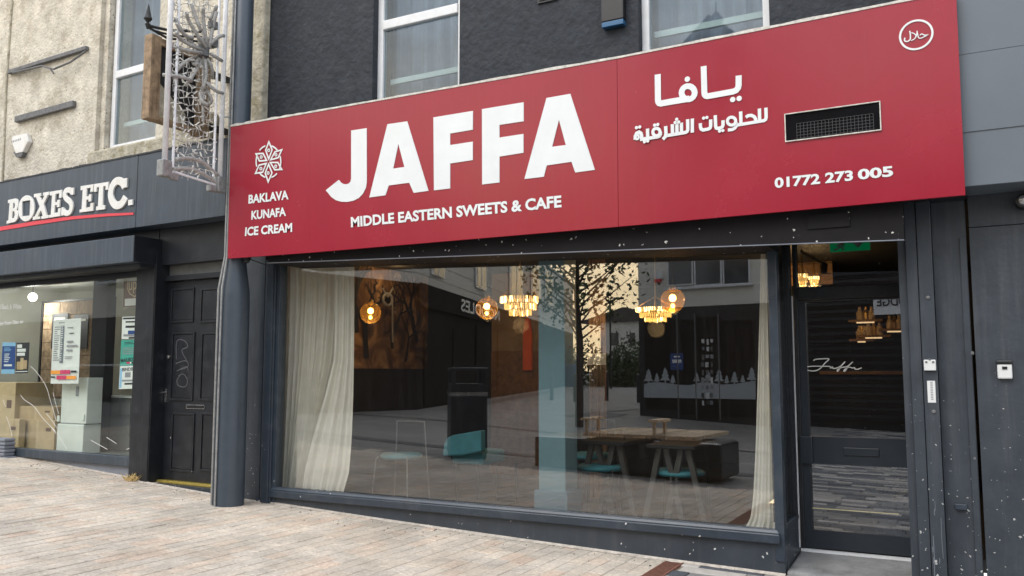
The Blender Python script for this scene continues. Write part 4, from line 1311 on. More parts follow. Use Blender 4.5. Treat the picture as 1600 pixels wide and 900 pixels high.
# posters on the inside of the glass
def poster(name, label, corners, ink, parts, v=.018, group=None):
    c = [A(*q, v) for q in corners]       # TL TR BR BL
    def at_(u, q):
        p = c[0] * (1 - u) * (1 - q) + c[1] * u * (1 - q) + c[2] * u * q + c[3] * (1 - u) * q
        return (p.x, p.z)
    t = thing(name, label, 'poster', (sum(p.x for p in c) / 4, v, min(c[2].z, c[3].z)), group)
    MB().plate([[at_(0, 0), at_(1, 0), at_(1, 1), at_(0, 1)]], v, .003).build('sheet', mt[ink], t)
    for j, (nm, m_, u0, u1, q0, q1) in enumerate(parts):
        MB().plate([[at_(u0, q0), at_(u1, q0), at_(u1, q1), at_(u0, q1)]], v - .0006 - .0003 * j, .0005).build(nm, mt[m_], t)
    return t, at_
def lines(u0, u1, q0, q1, n, m_='print_grey', seed=1):
    r_ = random.Random(seed)
    h = (q1 - q0) / n
    return [('print_line', m_, u0, u0 + (u1 - u0) * r_.uniform(.45, 1), q0 + h * k, q0 + h * k + h * .42) for k in range(n)]
pl, pat = poster('price_list', 'tall white price list with red and orange tags at its foot',
     [(83.6, 500), (126.7, 497), (122.5, 599.5), (79, 599.5)], 'paper',
     [('print_line', 'print_grey', .2, .42, .045, .06)] + lines(.06, .28, .11, .66, 16, seed=2) + [('price_column', 'greyriser', .30, .42, .10, .68)] + lines(.32, .40, .11, .66, 16, 'paper', 5)
     + lines(.55, .95, .13, .16, 1) + lines(.62, .92, .22, .25, 1, 'print_dark', 3) + lines(.55, .95, .34, .54, 3, seed=8) + lines(.5, .98, .58, .63, 2, seed=4) + [('tag', 'print_orange', .02, .38, .795, .85), ('tag', 'print_pink', .36, .72, .79, .85), ('tag', 'print_pink', .24, .60, .875, .935), ('tag', 'print_orange', .60, .93, .88, .93), ('print_line', 'print_dark', .76, .95, .80, .83), ('print_line', 'print_dark', .04, .19, .885, .91)])
poster('blue_poster', 'small blue poster with a pale foot left of the black one', [(4, 535), (24.5, 535), (22.5, 584), (2, 584)], 'print_blue',
     [('header_band', 'print_lblue', 0, 1, 0, .12), ('footer_band', 'print_lblue', 0, 1, .86, 1)] + lines(.15, .9, .17, .3, 3, 'print_lblue', 3) + lines(.2, .85, .36, .66, 5, 'paper', 4) + [('print_line', 'paper', .2, .8, .70, .76)])
poster('black_poster', 'small black poster picturing cardboard packaging beside the blue poster', [(25.5, 535.5), (46, 535), (43.5, 583), (24, 583.5)], 'print_dark',
     [('print_line', 'paper', .08, .45, .06, .17), ('print_line', 'paper', .08, .75, .2, .3), ('print_line', 'paper', .08, .7, .33, .43), ('picture', 'card', .1, .45, .62, .88), ('picture', 'card2', .38, .62, .5, .88), ('picture', 'card', .6, .9, .58, .86), ('print_line', 'paper', .02, .98, .93, .955)])
poster('paper_poster', 'black and white stationery poster with a blue streak, uppermost of the three at the pillar', [(191, 495), (219.5, 494), (218, 530), (190, 530)], 'paper',
     [('picture', 'print_dark', .05, 1, .04, .12), ('picture', 'print_dark', .2, .95, .2, .27), ('picture', 'print_dark', .2, .9, .4, .5), ('picture', 'print_blue', .35, .95, .62, .78), ('picture', 'print_grey', .1, .7, .78, .88), ('picture', 'print_dark', .4, .95, .9, .98)])
gp, gat = poster('green_poster', 'sea green poster, middle of the three by the pillar', [(189.5, 531.5), (218, 530.5), (216.5, 571), (187.5, 571.5)], 'print_green',
     lines(.2, .95, .08, .2, 2, 'print_dark', 3) + lines(.1, .95, .3, .6, 4, 'print_grey', 5) + [('picture', 'print_pink', .35, .55, .86, .93), ('picture', 'paper', .55, .62, .86, .93), ('picture', 'print_dark', .62, .8, .86, .93)])
lettering('MAILBOXES', (189, 566.5), (216, 563.5), (189, 560.5), (216.3, 557.5), .0155, mt['print_dark'], gp)
wp, wat = poster('binding_poster', 'white binding poster with grey pictures, lowest of the three by the pillar', [(187.5, 572), (216.5, 571.5), (214.5, 607), (185.5, 608)], 'paper',
     [('picture', 'print_lblue', .02, .14, .1, .95), ('picture', 'print_grey', .3, .6, .28, .5), ('picture', 'print_grey', .15, .9, .6, .68), ('picture', 'print_dark', .3, .9, .74, .82)])
lettering('BINDING', (191, 580.5), (215, 578.5), (191, 575), (215, 573), .0155, mt['print_dark'], wp)
us, uat = poster('courier_sign', 'brown courier sign with a pale shield and small lettering above three posters', [(193.5, 440), (222, 438), (221, 478), (192.5, 480)], 'print_brown',
     [('white_band', 'paper', .08, 1, .68, .96)], v=.25)
mb = MB()
q = [uat(*p) for p in ((.22, .02), (.22, .30), (.36, .50), (.62, .62), (.86, .48), (.98, .26), (.98, .02))]
mb.ribbon(q, .018, .2485, .001); mb.build('shield', mt['card2'], us)
lettering('ups', (201, 460), (219, 457), (201, 441), (219, 438.5), .2485, mt['card2'], us)
wl_ = thing('window_lettering', 'two lines of white lettering on the left end of the parcel shop glass', 'lettering', A(15, 508, -.003))
lettering('ed Black & White', (-4, 483.5), (33.5, 482.5), (-4, 475.5), (33.5, 474.5), -.003, mt['white_vinyl'], wl_, t=.001)
lettering('rding from Disc or', (-5, 511), (36.5, 506.5), (-5, 502.5), (36.5, 499.5), -.003, mt['white_vinyl'], wl_, t=.001)
# cracks running through the pane
oc = (0, 560, 4.5)
mb = MB()
for j, pts in enumerate(([(215, 55), (255, 95), (320, 190), (355, 300), (395, 440)], [(145, 258), (170, 290), (240, 340), (300, 420), (392, 515)], [(325, 388), (360, 430), (402, 492)], [(372, 240), (395, 330), (412, 390)], [(350, 470), (395, 530)],
                         [(750, 555), (820, 600)], [(640, 575), (755, 640)], [(890, 640), (920, 632), (945, 655)], [(20, 290), (40, 340)], [(45, 410), (70, 480), (85, 550)], [(400, 520), (440, 590), (470, 640)])):
    q = [(lambda p: (p.x, p.z))(A(oc[0] + a_[0] / oc[2], oc[1] + a_[1] / oc[2], -.002)) for a_ in smooth_line(pts, 4)]
    mb.ribbon(q, .0065, -.0012 - .0002 * j, .0004)
mb.build('glass_crack', mt['crackm'], parcel)
# goods in the window
def carton(label, p0, p1, v0, v1, m_='card', tape=True):
    a, b = A(*p0, v0), A(*p1, v0)
    t = thing('cardboard_box', label, 'box', ((a.x + b.x) / 2, (v0 + v1) / 2, a.z))
    box('carton', mt[m_], t, a.x, b.x, v0, v1, a.z, b.z, .006)
    if tape:
        mx_ = (a.x + b.x) / 2
        box('tape', mt['card2' if m_ == 'card' else 'card'], t, mx_ - .025, mx_ + .025, v0 - .0015, v0 - .0005, a.z, b.z)
        box('print_mark', mt['print_brown'], t, b.x - .2, b.x - .08, v0 - .0025, v0 - .0016, a.z + (b.z - a.z) * .62, a.z + (b.z - a.z) * .74)
    return t
zfl = gz0_ - .03
carton('tall plain pale brown carton at the far left of the parcel shop window', (-40, 699), (25, 598), .25, .8, 'card2')
carton('wide cardboard box standing on the window floor beside the white machine', (31, 700), (86, 657), .28, .7)
carton('flat cardboard box lying on top of the wide one', (28, 657), (84, 636), .32, .7)
carton('narrow cardboard box upright in front of the tall pale carton', (12, 700), (30.5, 655), .16, .25, 'card2')
wm_ = thing('white_machine', 'tall white plastic machine casing standing behind the price list', 'machine', (A(112, 700, .12).x, .2, zfl))
a, b = A(87.5, 702, .13), A(130.5, 664, .13)
box('base_unit', mt['plaster'], wm_, a.x, b.x, .13, .38, zfl, b.z, .01)
c0, c1 = A(94, 660, .14), A(137, 600, .14)
box('upper_unit', mt['plaster'], wm_, c0.x, c1.x, .14, .36, b.z + .012, A(115, 590, .14).z, .01)
box('seam', mt['print_grey'], wm_, a.x + .02, b.x - .02, .15, .35, b.z, b.z + .012)
for (px_, py_, s_) in ((91, 654, .05), (130, 652, .05)):
    q = A(px_, py_, .13); box('clip', mt['plaster'], wm_, q.x - .025, q.x + .025, .125, .14, q.z - .04, q.z + .04, .006)
q = A(121, 612, .139); box('display', mt['print_grey'], wm_, q.x - .03, q.x + .03, .134, .1395, q.z - .06, q.z + .07)
gc = thing('grey_cabinet', 'low grey cabinet at the right of the parcel shop window', 'cabinet', (A(182, 690, .7).x, .8, zfl))
a, b = A(152, 640, .7), A(208, 622, .7)
box('carcass', mt['room_grey'], gc, a.x, b.x, .7, 1.2, zfl, b.z)
box('top', mt['plaster'], gc, a.x - .02, b.x + .02, .68, 1.22, b.z, b.z + .02)
for k in range(3):
    z_ = zfl + (b.z - zfl) * (k + .5) / 3
    box('drawer', mt['room_grey'], gc, a.x + .03, b.x - .03, .685, .6995, z_ - .11, z_ + .10)
pb_ = thing('display_board', 'black framed board of brown planks with dark notices on the parcel shop back wall', 'board', (A(120, 610, 1.5).x, 1.5, A(120, 620, 1.5).z))
c = [A(*q, 1.5) for q in ((69, 471), (179, 479), (172, 625), (63, 625))]
bx0, bx1, bz0, bz1 = c[0].x, c[1].x, c[2].z, c[0].z
box('backing', mt['print_brown'], pb_, bx0, bx1, 1.5, 1.53, bz0, bz1)
for k in range(7):
    for j in range(4):
        box('plank', mt['oldwood'], pb_, bx0 + .03 + (bx1 - bx0 - .06) * j / 4 + .004, bx0 + .03 + (bx1 - bx0 - .06) * (j + 1) / 4 - .004, 1.485, 1.4995, bz0 + .03 + (bz1 - bz0 - .06) * k / 7 + .004, bz0 + .03 + (bz1 - bz0 - .06) * (k + 1) / 7 - .004)
mb = MB(); mb.box(bx0 - .02, bx0 + .02, 1.47, 1.51, bz0, bz1); mb.box(bx1 - .02, bx1 + .02, 1.47, 1.51, bz0, bz1); mb.box(bx0 + .02, bx1 - .02, 1.47, 1.51, bz1 - .03, bz1)
mb.build('frame', mt['blackplastic'], pb_)
for (p0, p1) in (((79, 545), (106, 489)), ((113, 545), (138, 491)), ((163, 545), (170, 494))):
    a, b = A(*p0, 1.46), A(*p1, 1.46)
    nt = box('notice', mt['print_dark'], pb_, a.x, b.x, 1.462, 1.47, a.z, b.z)
    box('print_line', mt['paper'], nt, a.x + .06, b.x - .06, 1.460, 1.4615, b.z - .10, b.z - .07)
# on the pavement by the window
ps = thing('sack_stack', 'stack of folded grey sacks leaning against the parcel shop front at the left edge', 'sacks', A(2, 727, -.22))
q = A(2, 727, -.22)
for k in range(7):
    t_ = .055 if k < 2 else .045
    xx = -.02 if k > 1 else .03
    box('sack', mt['greyriser'] if k > 0 else mt['card'], ps, q.x - .3 + xx, q.x + .05 + xx + .012 * (k % 2), -.22, .0 - .06, q.z + sum((.057 if j < 2 else .047) for j in range(k)), q.z + sum((.057 if j < 2 else .047) for j in range(k)) + t_, .018)
wd = thing('weed', 'tuft of dry yellow grass growing at the foot of the black pillar', 'weed', A(203, 756, -.1))
mb = MB()
r_ = random.Random(5)
q = A(204, 755, -.14)
q.z = g((FRL @ q).x) + .004
for k in range(60):
    a = r_.uniform(0, 6.28); l_ = r_.uniform(.07, .19)
    s = q + Vector((r_.uniform(-.07, .07), r_.uniform(-.03, .03), 0))
    e1 = s + Vector((math.cos(a) * l_ * .5, math.sin(a) * l_ * .3, l_ * r_.uniform(.1, .5)))
    e2 = e1 + Vector((math.cos(a) * l_ * .5, math.sin(a) * l_ * .3, -.01 + (.05 if r_.random() < .2 else -.02)))
    mb.add([s + Vector((-.006, 0, 0)), s + Vector((.006, 0, 0)), e1 + Vector((.004, 0, .003)), e1 - Vector((.004, 0, 0)), e2], [(0, 1, 2, 3), (3, 2, 4)])
mb.build('blades', mt['straw'], wd)
ab = thing('alarm_box', 'cream hexagonal alarm box on the cream rendered wall', 'alarm box', A(31, 240, -.05))
lp = [(lambda p: (p.x, p.z))(A(x_ / 3, y_ / 3, -.07)) for x_, y_ in ((55, 640), (124, 624), (131, 662), (106, 712), (72, 720), (54, 668))]
MB().plate([lp], -.07, .069).build('casing', mt['offwhite'], ab, bevel=.012)
lp = [(lambda p: (p.x, p.z))(A(x_ / 3, y_ / 3, -.06)) for x_, y_ in ((62, 712), (110, 708), (100, 734), (76, 737))]
MB().plate([lp], -.062, .055).build('strobe', mt['greybar'], ab)
mb = MB()
for j in range(6):
    p = A(18.5 + j * 2.6, 221.5 - j * .8, -.072); mb.obox(p, .016, .003, .030, 0)
mb.build('badge', mt['print_grey'], ab)
FR = IDENT
fillet(xf0, XC, lambda v: -.04)
def flf(v):
    p = FRL.inverted() @ Vector((v, 0, 0))
    return (FRL @ Vector((p.x, -.0 if p.x < gx1_ else -.09, 0))).y
fillet((FRL @ Vector((-7, 0, 0))).x, xp1, flf)

mb = MB()
r_ = random.Random(31)
for k in range(110):
    x_ = r_.uniform(-11, -1.6)
    y_ = -.05 - abs(r_.gauss(0, .22)) if k < 110 else r_.uniform(-2.6, -.1)
    if x_ < -7.5: y_ += .05
    s_ = r_.uniform(.003, .010)
    mb.obox(Vector((x_, y_, g(x_) + .004)), s_ * r_.uniform(1, 2.2), s_, .006, r_.uniform(0, 3))
lit = struct(mb.build('pavement_grit', mt['grit']))
lit['kind'] = 'stuff'
# ---------------------------------------------------------------- lamp column, street decoration, old hanging sign
lc = Vector((-6.94, -.385, g(-6.94)))
pc_ = thing('lamp_column', 'tall slate grey street lamp column with a wider base standing between the shops', 'lamp post', lc)
zsh = at(345, 452, -.5).z
MB().lathe(lc, [(.162, -.1), (.160, .0), (.156, zsh - .12 - lc.z), (.150, zsh - lc.z), (.118, zsh + .22 - lc.z), (.110, zsh + .30 - lc.z), (.100, 8.5)], 28).build('shaft', mt['pole'], pc_, smooth=True)
a1_ = math.atan2(CAM.y - lc.y, CAM.x - lc.x)
mb = MB()
zh0, zh1 = at(360, 722, -.5).z, at(362, 626, -.5).z
aa = [a1_ + R(28) + R(30) * k / 6 for k in range(7)]
for k in range(6):
    p = [(lc.x + r__ * math.cos(t_), lc.y + r__ * math.sin(t_)) for t_ in (aa[k], aa[k + 1]) for r__ in (.157, .1625)]
    mb.hexa([(*p[0], zh0), (*p[1], zh0), (*p[3], zh0), (*p[2], zh0), (*p[0], zh1), (*p[1], zh1), (*p[3], zh1), (*p[2], zh1)])
mb.build('hatch', mt['pole'], pc_)
mb = MB()
for off, r__, rad in ((R(-78), .113, .013), (R(-50), .118, .010)):
    t_ = a1_ + off
    mb.tube([(lc.x + (r__ + .055) * math.cos(t_), lc.y + (r__ + .055) * math.sin(t_), lc.z), (lc.x + (r__ + .055) * math.cos(t_), lc.y + (r__ + .055) * math.sin(t_), zsh),
             (lc.x + r__ * math.cos(t_), lc.y + r__ * math.sin(t_), zsh + .35), (lc.x + (r__ - .005) * math.cos(t_), lc.y + (r__ - .005) * math.sin(t_), 8)], rad, 8)
mb.build('conduit', mt['galv'], pc_)
mb = MB()
XD = -7.06
def D_(px_, py_): return atx(px_, py_, XD)
dec = thing('light_decoration', 'white framed festive light decoration with a rope light burst hung on the lamp column', 'light decoration', D_(300, 285))
pL = D_(257, 258); pR = D_(343.5, 284)
ztop = 7.6
mb = MB(); mb.tube([pL, Vector((XD, pL.y, ztop))], .028, 12); mb.build('frame_tube', mt['tubewhite'], dec, smooth=True)
mb = MB(); mb.tube([pR, Vector((XD, pR.y, ztop))], .026, 12); mb.build('frame_tube', mt['tubewhite'], dec, smooth=True)
for q, h in ((pL, .13), (pR, .13)):
    mb = MB(); mb.box(q.x - .045, q.x + .045, q.y - .06, q.y + .06, q.z - .12, q.z + .05)
    mb.box(q.x - .03, q.x + .03, q.y + (.06 if q is pL else -.16), q.y + (.16 if q is pL else -.06), q.z - .13, q.z - .06)
    mb.build('corner_bracket', mt['galv'], dec, bevel=.012)
def arc3(p, q, sag, n=12):
    return [p.lerp(q, k / n) + Vector((0, 0, sag * math.sin(math.pi * k / n))) for k in range(n + 1)]
mb = MB()
mb.tube(arc3(D_(270, 264), D_(342, 290), .07), .022, 8); mb.build('rope_arc', mt['rope'], dec, smooth=True)
mb = MB(); mb.tube(arc3(D_(272, 250), D_(341, 276), .09), .022, 8); mb.build('rope_arc', mt['rope'], dec, smooth=True)
mb = MB(); mb.tube([D_(270, 268), D_(343, 291)], .012, 6); mb.build('lower_rail', mt['tubewhite'], dec)
for px_ in (270, 333.5):
    q = D_(px_, 262 if px_ < 300 else 276)
    mb = MB(); mb.tube([q, Vector((XD, q.y, ztop))], .013, 8); mb.build('rope_upright', mt['tubewhite'], dec)
mb = MB(); mb.tube([D_(318, 45), D_(317, 190)], .013, 8); mb.build('rope_upright', mt['rope'], dec)
# net of wires with white fairy lights
mb = MB(); mbb = MB()
r_ = random.Random(11)
yv = 266
while yv > -60:
    pts = []
    for k in range(9):
        px_ = 270 + 64 * k / 8
        pts.append(D_(px_, yv + 10 * k / 8 - (266 - yv) * .03 * k / 8 + 2.4 * math.sin(k * math.pi / 2 + yv) + r_.uniform(-1, 1)))
    mb.tube(pts, .0042, 4, False)
    for k in range(8):
        p = pts[k].lerp(pts[k + 1], r_.random())
        d_ = Vector((r_.uniform(-.3, .3), r_.uniform(-1, 1), r_.uniform(-1, 1))).normalized()
        mbb.tube([p, p + d_ * .055], .007, 5)
        if r_.random() < .7:
            mb.tube([pts[k], pts[k] + Vector((r_.uniform(-.01, .01), r_.uniform(-.03, .03), -.075))], .004, 4, False)
    yv -= 9.6
stuff(mb.build('wire_net', mt['rope'], dec))
stuff(mbb.build('fairy_lights', mt['bulbwhite'], dec))
hub = D_(318, 80)
mb = MB(); mb.lathe(hub, [(.06, -.06), (.06, .06)], 12); mb.build('hub', mt['greybar'], dec)
for pts in ([(316, 76), (292, 28), (286, 22)], [(313, 78), (280, 45), (272, 30)], [(320, 74), (318, 20), (312, 14)], [(322, 74), (334, 55), (342, 58)], [(322, 76), (332, 40), (330, 20)], [(311, 80), (275, 62), (268, 52)], [(310, 84), (272, 75), (268, 70)],
            [(312, 88), (284, 95), (278, 110)], [(313, 92), (296, 105), (290, 132), (308, 100)], [(316, 94), (304, 118), (291, 133)], [(321, 92), (327, 108), (334, 122)], [(322, 86), (332, 92), (343, 96)], [(318, 94), (320, 130), (312, 140)], [(318, 130), (328, 146), (342, 147)],
            [(319, 136), (310, 155), (316, 166)], [(321, 140), (332, 160), (326, 164)], [(300, 60), (286, 58), (270, 38)], [(305, 50), (300, 20), (296, 8)], [(328, 30), (336, 20), (330, 12)], [(258, 116), (280, 120), (295, 128)]):
    p3 = [D_(*p) + Vector((r_.uniform(-.05, .09), 0, 0)) for p in pts]
    mid = p3[1]
    c_ = [p3[0].lerp(p3[1], t_ / 4).lerp(p3[1].lerp(p3[-1], t_ / 4), t_ / 4) for t_ in range(5)]
    mb = MB(); mb.tube(c_, .019, 7); mb.build('rope_ray', mt['rope'], dec, smooth=True)
mb = MB(); mb.tube([D_(343, 181), D_(372, 185)], .010, 8); mb.build('bracket_arm', mt['tubewhite'], dec)
for py_ in (40, 68):
    p = D_(331, py_); mb = MB(); mb.box(p.x - .02, p.x + .05, p.y - .04, p.y + .04, p.z - .04, p.z + .04); mb.build('clamp', mt['greybar'], dec)
# weathered wooden projecting sign
XH = -7.62
def H_(px_, py_): return atx(px_, py_, XH)
hs = thing('hanging_sign', 'weathered wooden projecting sign box with a black iron bracket below the upper window', 'hanging sign', H_(275, 200))
o0, o1 = H_(229, 186), H_(229, 52)
yo = H_(229, 120).y; yo2 = H_(245, 120).y; yi2 = H_(304, 120).y; yi = H_(324, 120).y
zb0, zt0 = o0.z, o1.z
box('post', mt['oldwood'], hs, XH - .06, XH + .06, yo, yo2, zb0, zt0, .006)
box('post', mt['oldwood'], hs, XH - .06, XH + .06, yi2, yi, zb0 - .02, zt0 - .0, .006)
box('rail', mt['oldwood'], hs, XH - .055, XH + .055, yo2, yi2, zt0 - .09, zt0 - .01, .006)
box('rail', mt['oldwood'], hs, XH - .055, XH + .055, yo2, yi2, zb0, zb0 + .05, .006)
box('board', mt['dark_in'], hs, XH - .03, XH + .02, yo2, yi2, zb0 + .05, zt0 - .09)
mb = MB()
n = 14
for k in range(n):
    a, b = yo2 + (yi2 - yo2) * .75 * k / n, yo2 + (yi2 - yo2) * .75 * (k + 1) / n
    h = lambda v: zb0 + .06 + (.55 - .5 * (v - yo2) / (yi2 - yo2)) * (zt0 - zb0) * .75 + .03 * noise.noise(Vector((v * 30, 0, 0)))
    mb.hexa([(XH + .02, a, zb0 + .05), (XH + .024, a, zb0 + .05), (XH + .024, b, zb0 + .05), (XH + .02, b, zb0 + .05), (XH + .02, a, h(a)), (XH + .024, a, h(a)), (XH + .024, b, h(b)), (XH + .02, b, h(b))])
mb.build('peeling_panel', mt['sill_stone'], hs)
mb = MB()
mb.tube([H_(231, 40), H_(262, 47), H_(322, 50)], .016, 6)
mb.tube([H_(234, 44), H_(262, 60), H_(322, 66)], .014, 6)
mb.tube([H_(240, 48), H_(272, 56), H_(322, 58)], .012, 6)
mb.build('bracket', mt['iron'], hs)
f_ = H_(231, 38)
MB().lathe(f_, [(.012, -.05), (.03, .0), (.012, .02), (.045, .06), (.03, .10), (.004, .22)], 10).build('finial', mt['iron'], hs)
mb = MB(); mb.box(XH - .04, XH + .04, yi - .02, .05, zb0 + .1, zb0 + .16); mb.box(XH - .04, XH + .04, yi - .02, .05, zt0 - .2, zt0 - .14); mb.build('wall_bracket', mt['iron'], hs)

# ================================================================== GREY SHOP ON THE RIGHT
gs = thing('grey_shop_building', 'grey panelled shop front right of the cafe door with a deep plain fascia', 'building', (1.4, 0, 0))
zf = at(1555, 287.5, -.45).z
fx0 = at(1500, 150, -.45).x - .02
zl = at(1558, 201.5, -.45).z
zm = at(1555, 78, -.45).z
box('fascia', mt['boxgrey'], gs, fx0, 5, -.45, .2, zf, zl + .01, .004)
box('fascia', mt['boxgrey'], gs, fx0 + .01, 5, -.457, .2, zl + .0, zm - .002, .003)
box('fascia', mt['boxgrey'], gs, fx0 + .005, 5, -.455, .2, zm, 7.2, .003)
s1, s2 = at(1521.5, 600, -.10).x, at(1526.5, 600, -.10).x
box('wall', mt['splash'], gs, pc + .004, s1, -.085, .25, -.2, zf)
box('corner_bead', mt['splash'], gs, s1 - .045, s1 - .004, -.10, -.085, -.2, zf - .3, .003)
box('panel', mt['splash'], gs, s2, 5, -.10, .25, -.2, at(1560, 352, -.10).z - .004, .003)
box('panel', mt['splash'], gs, s2, 5, -.098, .25, at(1560, 352, -.10).z, zf, .003)
for p in ((1450, 465), (1459, 643), (1519, 552), (1523, 716)):
    q = at(*p, -.165 if p[0] < 1500 else -.09)
    MB().lathe(q, [(.014, 0), (.014, -.006), (.008, -.011)], 10, 'Y').build('bolt', mt['greybar'], gs)
a, b = at(1492, 787, -.1), at(1511, 797, -.1)
box('latch', mt['frame'], gs, a.x, b.x, -.115, -.085, b.z, a.z, .004)
ks = thing('key_safe', 'small white key safe with a black dial cover on the grey panel', 'key safe', at(1570, 592, -.12))
a, b = at(1559, 592, -.135), at(1581, 567, -.135)
box('body', mt['white'], ks, a.x, b.x, -.14, -.101, a.z, b.z, .01)
box('dial_cover', mt['blackplastic'], ks, a.x - .004, b.x + .004, -.145, -.1, b.z - .012, b.z + .018, .008)
box('dial', mt['blackplastic'], ks, a.x + .03, b.x - .03, -.146, -.139, a.z + .066, b.z - .025)
bp_ = thing('door_bell', 'square white metal doorbell plate on the splashed pilaster', 'doorbell', at(1453, 579, -.18))
a, b = at(1444, 579, -.18), at(1462, 562, -.18)
box('plate', mt['white'], bp_, a.x, b.x, -.19, -.166, a.z, b.z, .005)
mb = MB()
for k in range(3):
    mb.lathe(((a.x + b.x) / 2 + (k - 1) * .022, -.19, a.z + .06 + (k % 2) * .02), [(.008, 0), (.008, -.004)], 8, 'Y')
mb.build('button', mt['greybar'], bp_)
sk = thing('sticker', 'narrow white sticker with a line of small print below the doorbell', 'sticker', at(1455, 629, -.168))
a, b = at(1450, 629, -.168), at(1461, 595, -.168)
box('backing', mt['white'], sk, a.x, b.x, -.1675, -.1655, a.z, b.z)
mb = MB()
for k in range(11):
    mb.box(a.x + .02, a.x + .036, -.1682, -.1676, a.z + .02 + k * .012, a.z + .027 + k * .012)
mb.build('print_line', mt['print_grey'], sk)
sc_ = thing('wall_lamp', 'small round metal lamp under the grey fascia at the right edge', 'lamp', at(1598, 322, -.15))
q = at(1599, 315, -.15)
MB().lathe(q, [(.05, .05), (.05, -.05), (.035, -.055)], 14, 'Y').build('body', mt['blackplastic'], sc_)
MB().lathe(q, [(.038, -.055), (.030, -.072), (.01, -.08)], 14, 'Y').build('lens', mt['chrome'], sc_)

# ================================================================== INSIDE THE CAFE
def lamp(parent, loc, watts, r=.03):
    ld = bpy.data.lights.new('lamp_light', 'POINT')
    ld.energy = watts; ld.color = (1, .62, .27); ld.shadow_soft_size = r
    o = bpy.data.objects.new('lamp_light', ld)
    COL.objects.link(o)
    o.parent = parent
    o.location = Vector(loc) - WM[parent.name]
for px_, py_, rp_, yy, lab in ((579, 489, 18, 1.5, 'amber glass globe pendant hanging nearest the long curtain'), (760.5, 482, 18.5, 1.5, 'amber glass globe pendant hanging beside the teal column'), (1051, 469.5, 20.5, 1.5, 'amber glass globe pendant hanging in front of the right-hand chandelier')):
    c = at(px_, py_, yy)
    d = (c - CAM).dot(FW)
    r = rp_ * .92 * d / F_PX
    t = thing('pendant_lamp', lab, 'lamp', c - Vector((0, 0, r)), 'amber globe pendants over the cafe tables')
    MB().sphere(c, r, 24, 16).build('globe', mt['glass_amber'], t, smooth=True)
    MB().lathe(c + Vector((0, 0, r * .92)), [(.03, -.02), (.035, .03), (.012, .05)], 12).build('cap', mt['goldframe'], t)
    mb = MB(); mb.tube([c + Vector((0, 0, r)), Vector((c.x, c.y, RZ1))], .004, 6); mb.build('cord', mt['blackplastic'], t)
    MB().sphere(c + Vector((0, 0, .025)), .036, 12, 8).build('bulb', mt['bulb'], t, smooth=True)
    MB().sphere(c - Vector((0, 0, .055)), .022, 10, 8).build('filament', mt['filament'], t, smooth=True)
    lamp(t, c + Vector((0, 0, -.10)), 3.5, .05)
def chandelier(px_, ptop, pbot, wpx, yy, lab, watts=4):
    c = at(px_, (ptop + pbot) / 2, yy)
    d = (c - CAM).dot(FW)
    k_ = d / F_PX
    w_, h_ = wpx * k_ / 2, (pbot - ptop) * k_
    t = thing('chandelier', lab, 'chandelier', c - Vector((0, 0, h_ / 2)), 'lit crystal chandeliers in the cafe')
    mb = MB()
    z1 = c.z + h_ / 2
    rings = [(w_, z1), (w_ * .80, z1 - h_ * .36), (w_ * .55, z1 - h_ * .68)]
    for r, z in rings:
        pts = [(c.x + r * math.cos(2 * math.pi * k / 28), c.y + r * math.sin(2 * math.pi * k / 28), z) for k in range(29)]
        mb.tube(pts, .006, 5, False)
    mb.tube([(c.x, c.y, z1 - h_ * .7), (c.x, c.y, RZ1)], .007, 6)
    for k in range(4):
        a = math.pi / 2 * k + .4
        mb.tube([(c.x + w_ * math.cos(a), c.y + w_ * math.sin(a), z1), (c.x, c.y, z1 + h_ * .8)], .003, 4)
    mb.build('frame', mt['goldframe'], t)
    hotm, cold = MB(), MB()
    r_ = random.Random(int(px_))
    for j, (r, z) in enumerate(rings):
        n_ = int(60 * r / w_)
        for k in range(n_):
            a = 2 * math.pi * k / n_ + r_.uniform(-.03, .03)
            x_, y_ = c.x + r * math.cos(a), c.y + r * math.sin(a)
            hh = h_ * .30 * r_.uniform(.8, 1.1)
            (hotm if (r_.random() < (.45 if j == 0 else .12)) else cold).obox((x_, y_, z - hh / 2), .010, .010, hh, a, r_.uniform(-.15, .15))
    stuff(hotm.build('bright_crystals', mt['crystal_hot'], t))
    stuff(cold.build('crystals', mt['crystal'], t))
    lamp(t, c + Vector((0, 0, -h_)), watts, .1)
chandelier(813, 464, 494, 62, 2.6, 'crystal chandelier beside the teal column, cut by its edge')
chandelier(1024, 481, 503, 60, 2.6, 'crystal chandelier to the right, behind a globe pendant')
chandelier(1254, 428, 447, 16, 3.2, 'small crystal chandelier seen through the fanlight, left of the pair', watts=16)
chandelier(1272, 432, 447, 15, 3.9, 'small crystal chandelier seen through the fanlight, right of the pair', watts=16)
# warm wall seen over the door
a, b = at(1225, 470, 4.6), at(1298, 350, 4.6)
wpn = thing('wood_wall_panel', 'warm timber panelling lit by the small chandeliers over the door', 'panelling', (( a.x + b.x) / 2, 4.6, RZ0))
zw0 = at(1260, 446, 4.6).z
for k in range(9):
    box('board', mt['wood'], wpn, a.x, b.x, 4.6, 4.63, zw0 + k * .14 + .004, zw0 + (k + 1) * .14 - .004)
tr = thing('track_light', 'black ceiling track with a spot lamp seen through the fanlight', 'track light', at(1270, 405, 2.4))
p, q = at(1252, 393, 2.6), at(1287, 412, 1.6)
mb = MB(); mb.tube([p, q], .018, 6); mb.build('track', mt['blackplastic'], tr)
MB().lathe(q - Vector((0, 0, .04)), [(.03, -.06), (.035, .04)], 10).build('spot', mt['blackplastic'], tr)
mb = MB(); mb.tube([p + Vector((0, 0, -.02)), q + Vector((0, 0, -.02))], .004, 5); mb.build('rail', mt['goldframe'], tr)
